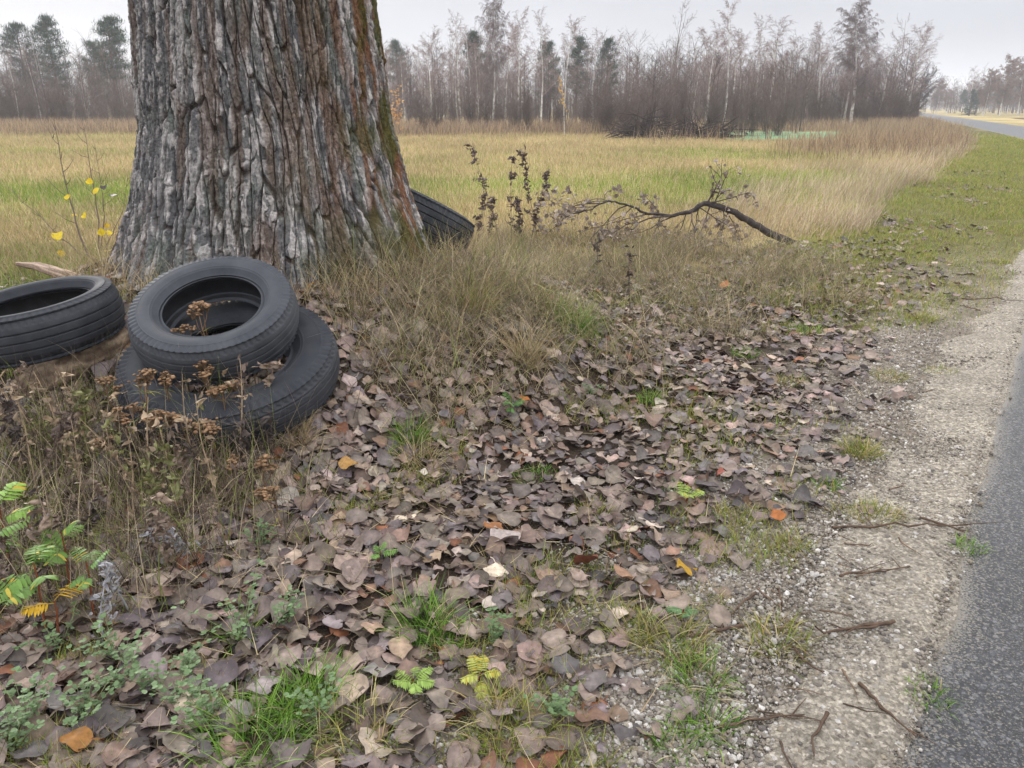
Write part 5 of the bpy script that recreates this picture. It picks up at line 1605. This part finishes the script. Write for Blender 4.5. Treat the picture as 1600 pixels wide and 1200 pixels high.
for k in range(3):
    PROT['pine', k] = pine('pine_tree', 8, 630 + k, (.34, .28, .42)[k], (.17, .19, .15)[k], 'dark green pine standing in the wood')
PROT['spruce', 0] = pine('spruce_tree', 6, 640, .05, .24, 'dark pointed spruce across the road, in front of the birches', True, lin(58, 80, 64))

used = set()
def tree_at(kind, k, px_, Y, top, rz=None, label=None, group=None, wide=1.0):
    """stands the prototype where the ray through px_ meets the ground Y metres off; its top reaches the ray through top"""
    src = PROT[kind, k]
    dep = Y * cp + CAM_H * sp_
    x = (px_ - 800) / FPX * dep
    z0 = float(terrain(x, Y))
    h = CAM_H + Y * ray(px_, top)[2] - z0
    Hs = src.get('_h') or max((v.co.z for ch in KIDS[src.name] for v in ch.data.vertices), default=1)
    src['_h'] = Hs
    s_ = h / Hs
    rz = rng.uniform(0, 6.283) if rz is None else rz
    if (kind, k) not in used:
        used.add((kind, k)); o = src
        o.location = (x, Y, z0); o.rotation_euler = (0, 0, rz); o.scale = (s_ * wide, s_ * wide, s_)
        if label: o['label'] = label
        if group: o['group'] = group
        elif 'group' in o: del o['group']
    else:
        o = copy_thing(src, (x, Y, z0), (0, 0, rz), (s_ * wide, s_ * wide, s_), label or PROTO_LABEL[kind], group)
        if not group and 'group' in o: del o['group']
    return o
PROTO_LABEL = {k[0]: v['label'] for k, v in PROT.items()}

# trees one can single out
tree_at('weep', 0, 770, 58, -14, 0.6, 'tall white birch standing out before the wood right of the old trunk', wide=.85)
tree_at('weep', 1, 1328, 62, -16, 2.0, 'large drooping white birch with the widest crown, right end of the wood', wide=1.25)
tree_at('birch', 0, 1318, 66, 20, 1.0, 'birch standing close behind the large drooping birch')
tree_at('oak', 0, 1432, 104, 96, 0.4)
tree_at('yellow', 0, 882, 39, 118, 0.2, 'young birch with a few yellow leaves at its top in front of the wood')
tree_at('yellow', 1, 622, 43, 130, 0.9, 'small tree full of orange yellow leaves just right of the old trunk', wide=1.2)
tree_at('birch', 1, 720, 64, 14, None, 'bare birch just left of the tall white birch')
tree_at('birch', 2, 845, 64, 6, None, 'tall birch second to the right of the tall white birch')
tree_at('birch', 3, 880, 68, 22, None, 'slim birch behind the yellow topped young birch')
tree_at('birch', 4, 808, 66, 8, None, 'slim birch just right of the tall white birch')
tree_at('tall', 0, 1033, 50, 4, None, 'left of two very tall thin bare trees in the middle of the wood')
tree_at('tall', 1, 1046, 50, 2, None, 'right of two very tall thin bare trees in the middle of the wood')
tree_at('birch', 0, 1130, 56, -6, None, 'tallest birch left of the large drooping birch')
tree_at('birch', 1, 1178, 60, 18, None, 'birch with a narrow crown second left of the large drooping birch')
tree_at('birch', 2, 1105, 54, 30, None, 'birch with dense brown twigs in the middle of the wood', wide=1.2)
tree_at('birch', 3, 1275, 66, 30, None, 'birch with bushy crown just left of the large drooping birch', wide=1.3)
tree_at('tall', 2, 1390, 70, 20, None, 'thin tall tree right of the large drooping birch')
tree_at('alder', 0, 1200, 36, 70, None, 'nearest bare tree of the thicket, leaning over the crop strip', wide=1.0)
tree_at('pine', 0, 900, 78, 60, None, 'round topped dark pine right of the tall birches')
tree_at('pine', 1, 855, 78, 66, None, 'dark pine among birches, left of the round topped pine')
tree_at('pine', 2, 742, 76, 52, None, 'dark pine behind the tall white birch')
tree_at('pine', 0, 625, 84, 66, None, 'dark pine just right of the old trunk')
tree_at('pine', 1, 945, 74, 62, None, 'dark pine left of the two very tall thin trees', wide=.9)
tree_at('pine', 0, 100, 74, 28, None, 'tall round topped pine in the middle of the left wood', wide=1.05)
tree_at('pine', 1, 52, 76, 38, None, 'broad pine left of the tallest pine in the left wood', wide=1.15)
tree_at('pine', 2, 190, 74, 28, None, 'pine touching the left outline of the old trunk', wide=1.3)
tree_at('pine', 1, 165, 80, 66, None, 'low pine left of the old trunk')
tree_at('spruce', 0, 1514, 134, 140, None, None, None, 1.5)
tree_at('rust', 0, 1562, 140, 82, None, 'rust tinted birch with double trunk, tallest across the road', wide=1.25)
tree_at('rust', 0, 1536, 138, 104, None, 'rust tinted birch left of the tallest across the road', wide=1.2)
tree_at('rust', 0, 1590, 142, 90, None, 'rust tinted birch at the right edge across the road', wide=1.25)
tree_at('rust', 0, 1630, 145, 84, None, 'rust tinted birch just outside the right edge', wide=1.2)
tree_at('birch', 4, 1512, 190, 102, None, 'slim birch behind the spruce across the road', wide=1.2)

# the rows of the wood
random.seed(77)
def row(kind, kk, x0, x1, n, Y0, Y1, t0, t1, group, wide=(.9, 1.2), label=None):
    for i in range(n):
        px_ = x0 + (x1 - x0) * (i + rng.uniform(.1, .9)) / n
        tree_at(kind, int(rng.integers(0, kk)), px_, rng.uniform(Y0, Y1), rng.uniform(t0, t1), None, label, group, rng.uniform(*wide))
row('birch', 5, 580, 1420, 26, 62, 84, 18, 92, GB, (1.25, 1.8))
row('birch', 5, 600, 780, 7, 66, 84, 58, 92, GB)
row('birch', 5, 1080, 1420, 12, 62, 84, 24, 84, GB, (1.25, 1.8))
row('tall', 3, 900, 1300, 7, 44, 62, 40, 96, GT, (1.1, 1.5))
row('alder', 3, 585, 1420, 36, 56, 74, 62, 128, 'grey brown bare trees of the dense wood')
row('alder', 3, 930, 1260, 10, 36, 50, 66, 120, 'grey brown bare trees of the dense wood')
row('shrub', 4, 640, 1000, 14, 40, 52, 118, 160, GS)
row('shrub', 4, 930, 1230, 15, 35, 44, 96, 165, GS)
row('shrub', 4, 1230, 1425, 16, 58, 68, 108, 150, GS)
row('shrub', 4, -120, 210, 26, 54, 70, 100, 168, GS)
row('alder', 3, -120, 220, 24, 60, 80, 62, 120, 'grey brown bare trees of the dense wood')
row('birch', 5, -120, 220, 10, 66, 84, 60, 105, GB)
row('shrub', 4, 1425, 1428, 1, 80, 81, 140, 145, GS)
row('rust', 1, 1450, 1640, 12, 165, 260, 118, 140, 'rust tinted trees far along the road', (1.2, 1.6), 'rust tinted tree in the far row beyond the road')
row('alder', 3, 1440, 1640, 20, 180, 300, 124, 148, 'distant bare trees along the road', (1.3, 1.8), 'hazy leafless tree in the far distance beyond the road')
row('pine', 3, 1500, 1640, 8, 150, 200, 120, 146, 'distant dark pines across the road', (1.2, 1.5), 'hazy dark pine in the distance across the road')
for (kind, k), o in PROT.items():
    if (kind, k) not in used:
        for ch in KIDS[o.name]:
            for c2 in KIDS.get(ch.name, []): bpy.data.objects.remove(c2)
            bpy.data.objects.remove(ch)
        bpy.data.objects.remove(o)
    else:
        if '_h' in o: del o['_h']
for o in bpy.data.objects:
    if '_h' in o: del o['_h']

# heap of dead boughs at the foot of the thicket
def brush_pile(px_, Y, w, h, label):
    dep = Y * cp + CAM_H * sp_; x = (px_ - 800) / FPX * dep
    n = 260
    A = np.stack([rng.normal(0, w * .4, n), rng.normal(0, w * .3, n), np.abs(rng.normal(0, h * .45, n))], -1)
    d = rng.normal(0, 1, (n, 3)) * np.array([1, .7, .5]); d /= np.linalg.norm(d, axis=1)[:, None]
    B = A + d * rng.uniform(.3, 1.4, (n, 1)); B[:, 2] = np.abs(B[:, 2])
    V, F = frusta(A, B, rng.uniform(.012, .04, n), rng.uniform(.006, .014, n), 4)
    o = obj('brush_pile', V, F, M['twig'], None, np.tile(np.array(lin(64, 54, 52)), (len(V), 1)), loc=(x, Y, 0))
    tag(o, label, 'brush pile')
brush_pile(1000, 36.5, 1.1, .9, 'dark heap of dead boughs at the foot of the thicket')
brush_pile(1090, 37.5, 1.8, .6, 'long low heap of dark boughs right of the darker heap')

# utility pole far along the road
def pole(px_, Y, top):
    dep = Y * cp + CAM_H * sp_; x = (px_ - 800) / FPX * dep
    h = CAM_H + Y * ray(px_, top)[2]
    root = empty('utility_pole', (x, Y, 0), 'pale utility pole with a short crossarm far along the road', 'pole')
    v, f = tube_data(np.array([[0, 0, 0], [0, 0, h * .5], [0, 0, h]]), [.16, .14, .11], 10)
    obj('post', v, f, M['wood'], root, np.tile(np.array(lin(196, 190, 182)), (len(v), 1)))
    v, f = tube_data(np.array([[-.9, 0, h - .25], [0, 0, h - .25], [.9, 0, h - .25]]), [.08, .08, .08], 8)
    obj('crossarm', v, f, M['wood'], root, np.tile(np.array(lin(186, 180, 172)), (len(v), 1)))
pole(1480, 190, 156)

# the depth of the wood behind its front rows: one mass of trunks and twigs
def far_wood():
    mbV, mbF, mbC, nn = [], [], [], 0
    xs, ys2, hs_ = [], [], []
    for (n, x0, x1, Y0, Y1, h0, h1) in [(620, 560, 1422, 68, 112, 3.6, 7.0), (330, -160, 240, 66, 108, 3.6, 7.0), (260, -900, -160, 66, 100, 3.6, 8.0), (200, -900, -160, 62, 96, 1.2, 3.0), (60, 930, 1260, 44, 62, 2.6, 4.6), (700, 560, 1422, 64, 105, 1.2, 3.0), (300, -160, 240, 62, 104, 1.2, 3.0), (330, 1430, 1660, 170, 330, 5, 10), (120, 1405, 1470, 260, 420, 6, 11)]:
        px_ = rng.uniform(x0, x1, n); Y = rng.uniform(Y0, Y1, n)
        x = (px_ - 800) / FPX * (Y * cp + CAM_H * sp_)
        s = road_s(x, Y)
        ok = (s > 3.5) | (s < -12)
        xs.append(x[ok]); ys2.append(Y[ok]); hs_.append(rng.uniform(h0, h1, ok.sum()))
    x = np.concatenate(xs); y = np.concatenate(ys2); h = np.concatenate(hs_); n = len(x)
    base = np.stack([x, y, np.zeros(n)], -1)
    top = base + np.stack([rng.normal(0, .05, n) * h, rng.normal(0, .05, n) * h, h], -1)
    tc = mixrows([lin(90, 79, 77), lin(106, 94, 90), lin(78, 69, 70), lin(150, 142, 138)], [.4, .3, .2, .1], n)
    big = 1 + np.clip((y - 100) / 120, 0, 2)
    V, F = frusta(base, top, .006 * h + .02, .004 * big, 4)
    mbV.append(V); mbF.append(F); mbC.append(np.repeat(tc, 8, 0)); nn += len(V)
    K = 22
    t = rng.uniform(.08, 1, (n, K)); a = rng.uniform(0, 6.28, (n, K))
    L = h[:, None] * .34 * (1 - .6 * t) * rng.uniform(.5, 1.2, (n, K))
    A = base[:, None] + (top - base)[:, None] * t[..., None]
    up = rng.uniform(.5, 1.6, (n, K))
    D = np.stack([np.cos(a), np.sin(a), up], -1); D /= np.linalg.norm(D, axis=2, keepdims=True)
    B = A + D * L[..., None]
    bg2 = np.repeat(big, K)
    V, F = frusta(A.reshape(-1, 3), B.reshape(-1, 3), .012 * bg2, .005 * bg2, 3)
    mbV.append(V); mbF.append(F + nn); mbC.append(np.repeat(np.repeat(tc, K, 0), 6, 0)); nn += len(V)
    K2 = 5
    A2 = (A[:, :, None] + (B - A)[:, :, None] * rng.uniform(.25, 1, (n, K, K2, 1))).reshape(-1, 3)
    D2 = (D[:, :, None] + rng.normal(0, .6, (n, K, K2, 3))).reshape(-1, 3); D2 /= np.linalg.norm(D2, axis=1)[:, None]
    B2 = A2 + D2 * (np.repeat(L.reshape(-1), K2) * rng.uniform(.35, .7, len(D2)))[:, None]
    bg3 = np.repeat(big, K * K2)
    V, F = frusta(A2, B2, .006 * bg3, .004 * bg3, 3)
    mbV.append(V); mbF.append(F + nn); mbC.append(np.repeat(np.repeat(tc * 1.05, K * K2, 0), 6, 0))
    tag(obj('far_wood', np.concatenate(mbV), np.concatenate(mbF), M['twig'], None, np.concatenate(mbC), False), 'dense grey brown leafless wood behind the field', kind='stuff')
far_wood()

# ------------------------------------------------------------------ the air: thin autumn haze
import bmesh
bm = bmesh.new()
bmesh.ops.create_cube(bm, size=1)
me = bpy.data.meshes.new('haze'); bm.to_mesh(me); bm.free()
hz = bpy.data.objects.new('haze', me); COL.objects.link(hz)
hz.scale = (3800, 3400, 30); hz.location = (150, 1250, 13.5)
hm = bpy.data.materials.new('haze_air'); hm.use_nodes = True
nt = hm.node_tree
nt.nodes.remove(nt.nodes["Principled BSDF"])
pv = nt.nodes.new("ShaderNodeVolumePrincipled")
pv.inputs['Color'].default_value = (0.86, 0.90, 1.0, 1)
pv.inputs['Density'].default_value = 0.0011
pv.inputs['Anisotropy'].default_value = 0.2
nt.links.new(pv.outputs[0], nt.nodes["Material Output"].inputs['Volume'])
me.materials.append(hm)
tag(hz, kind='stuff')
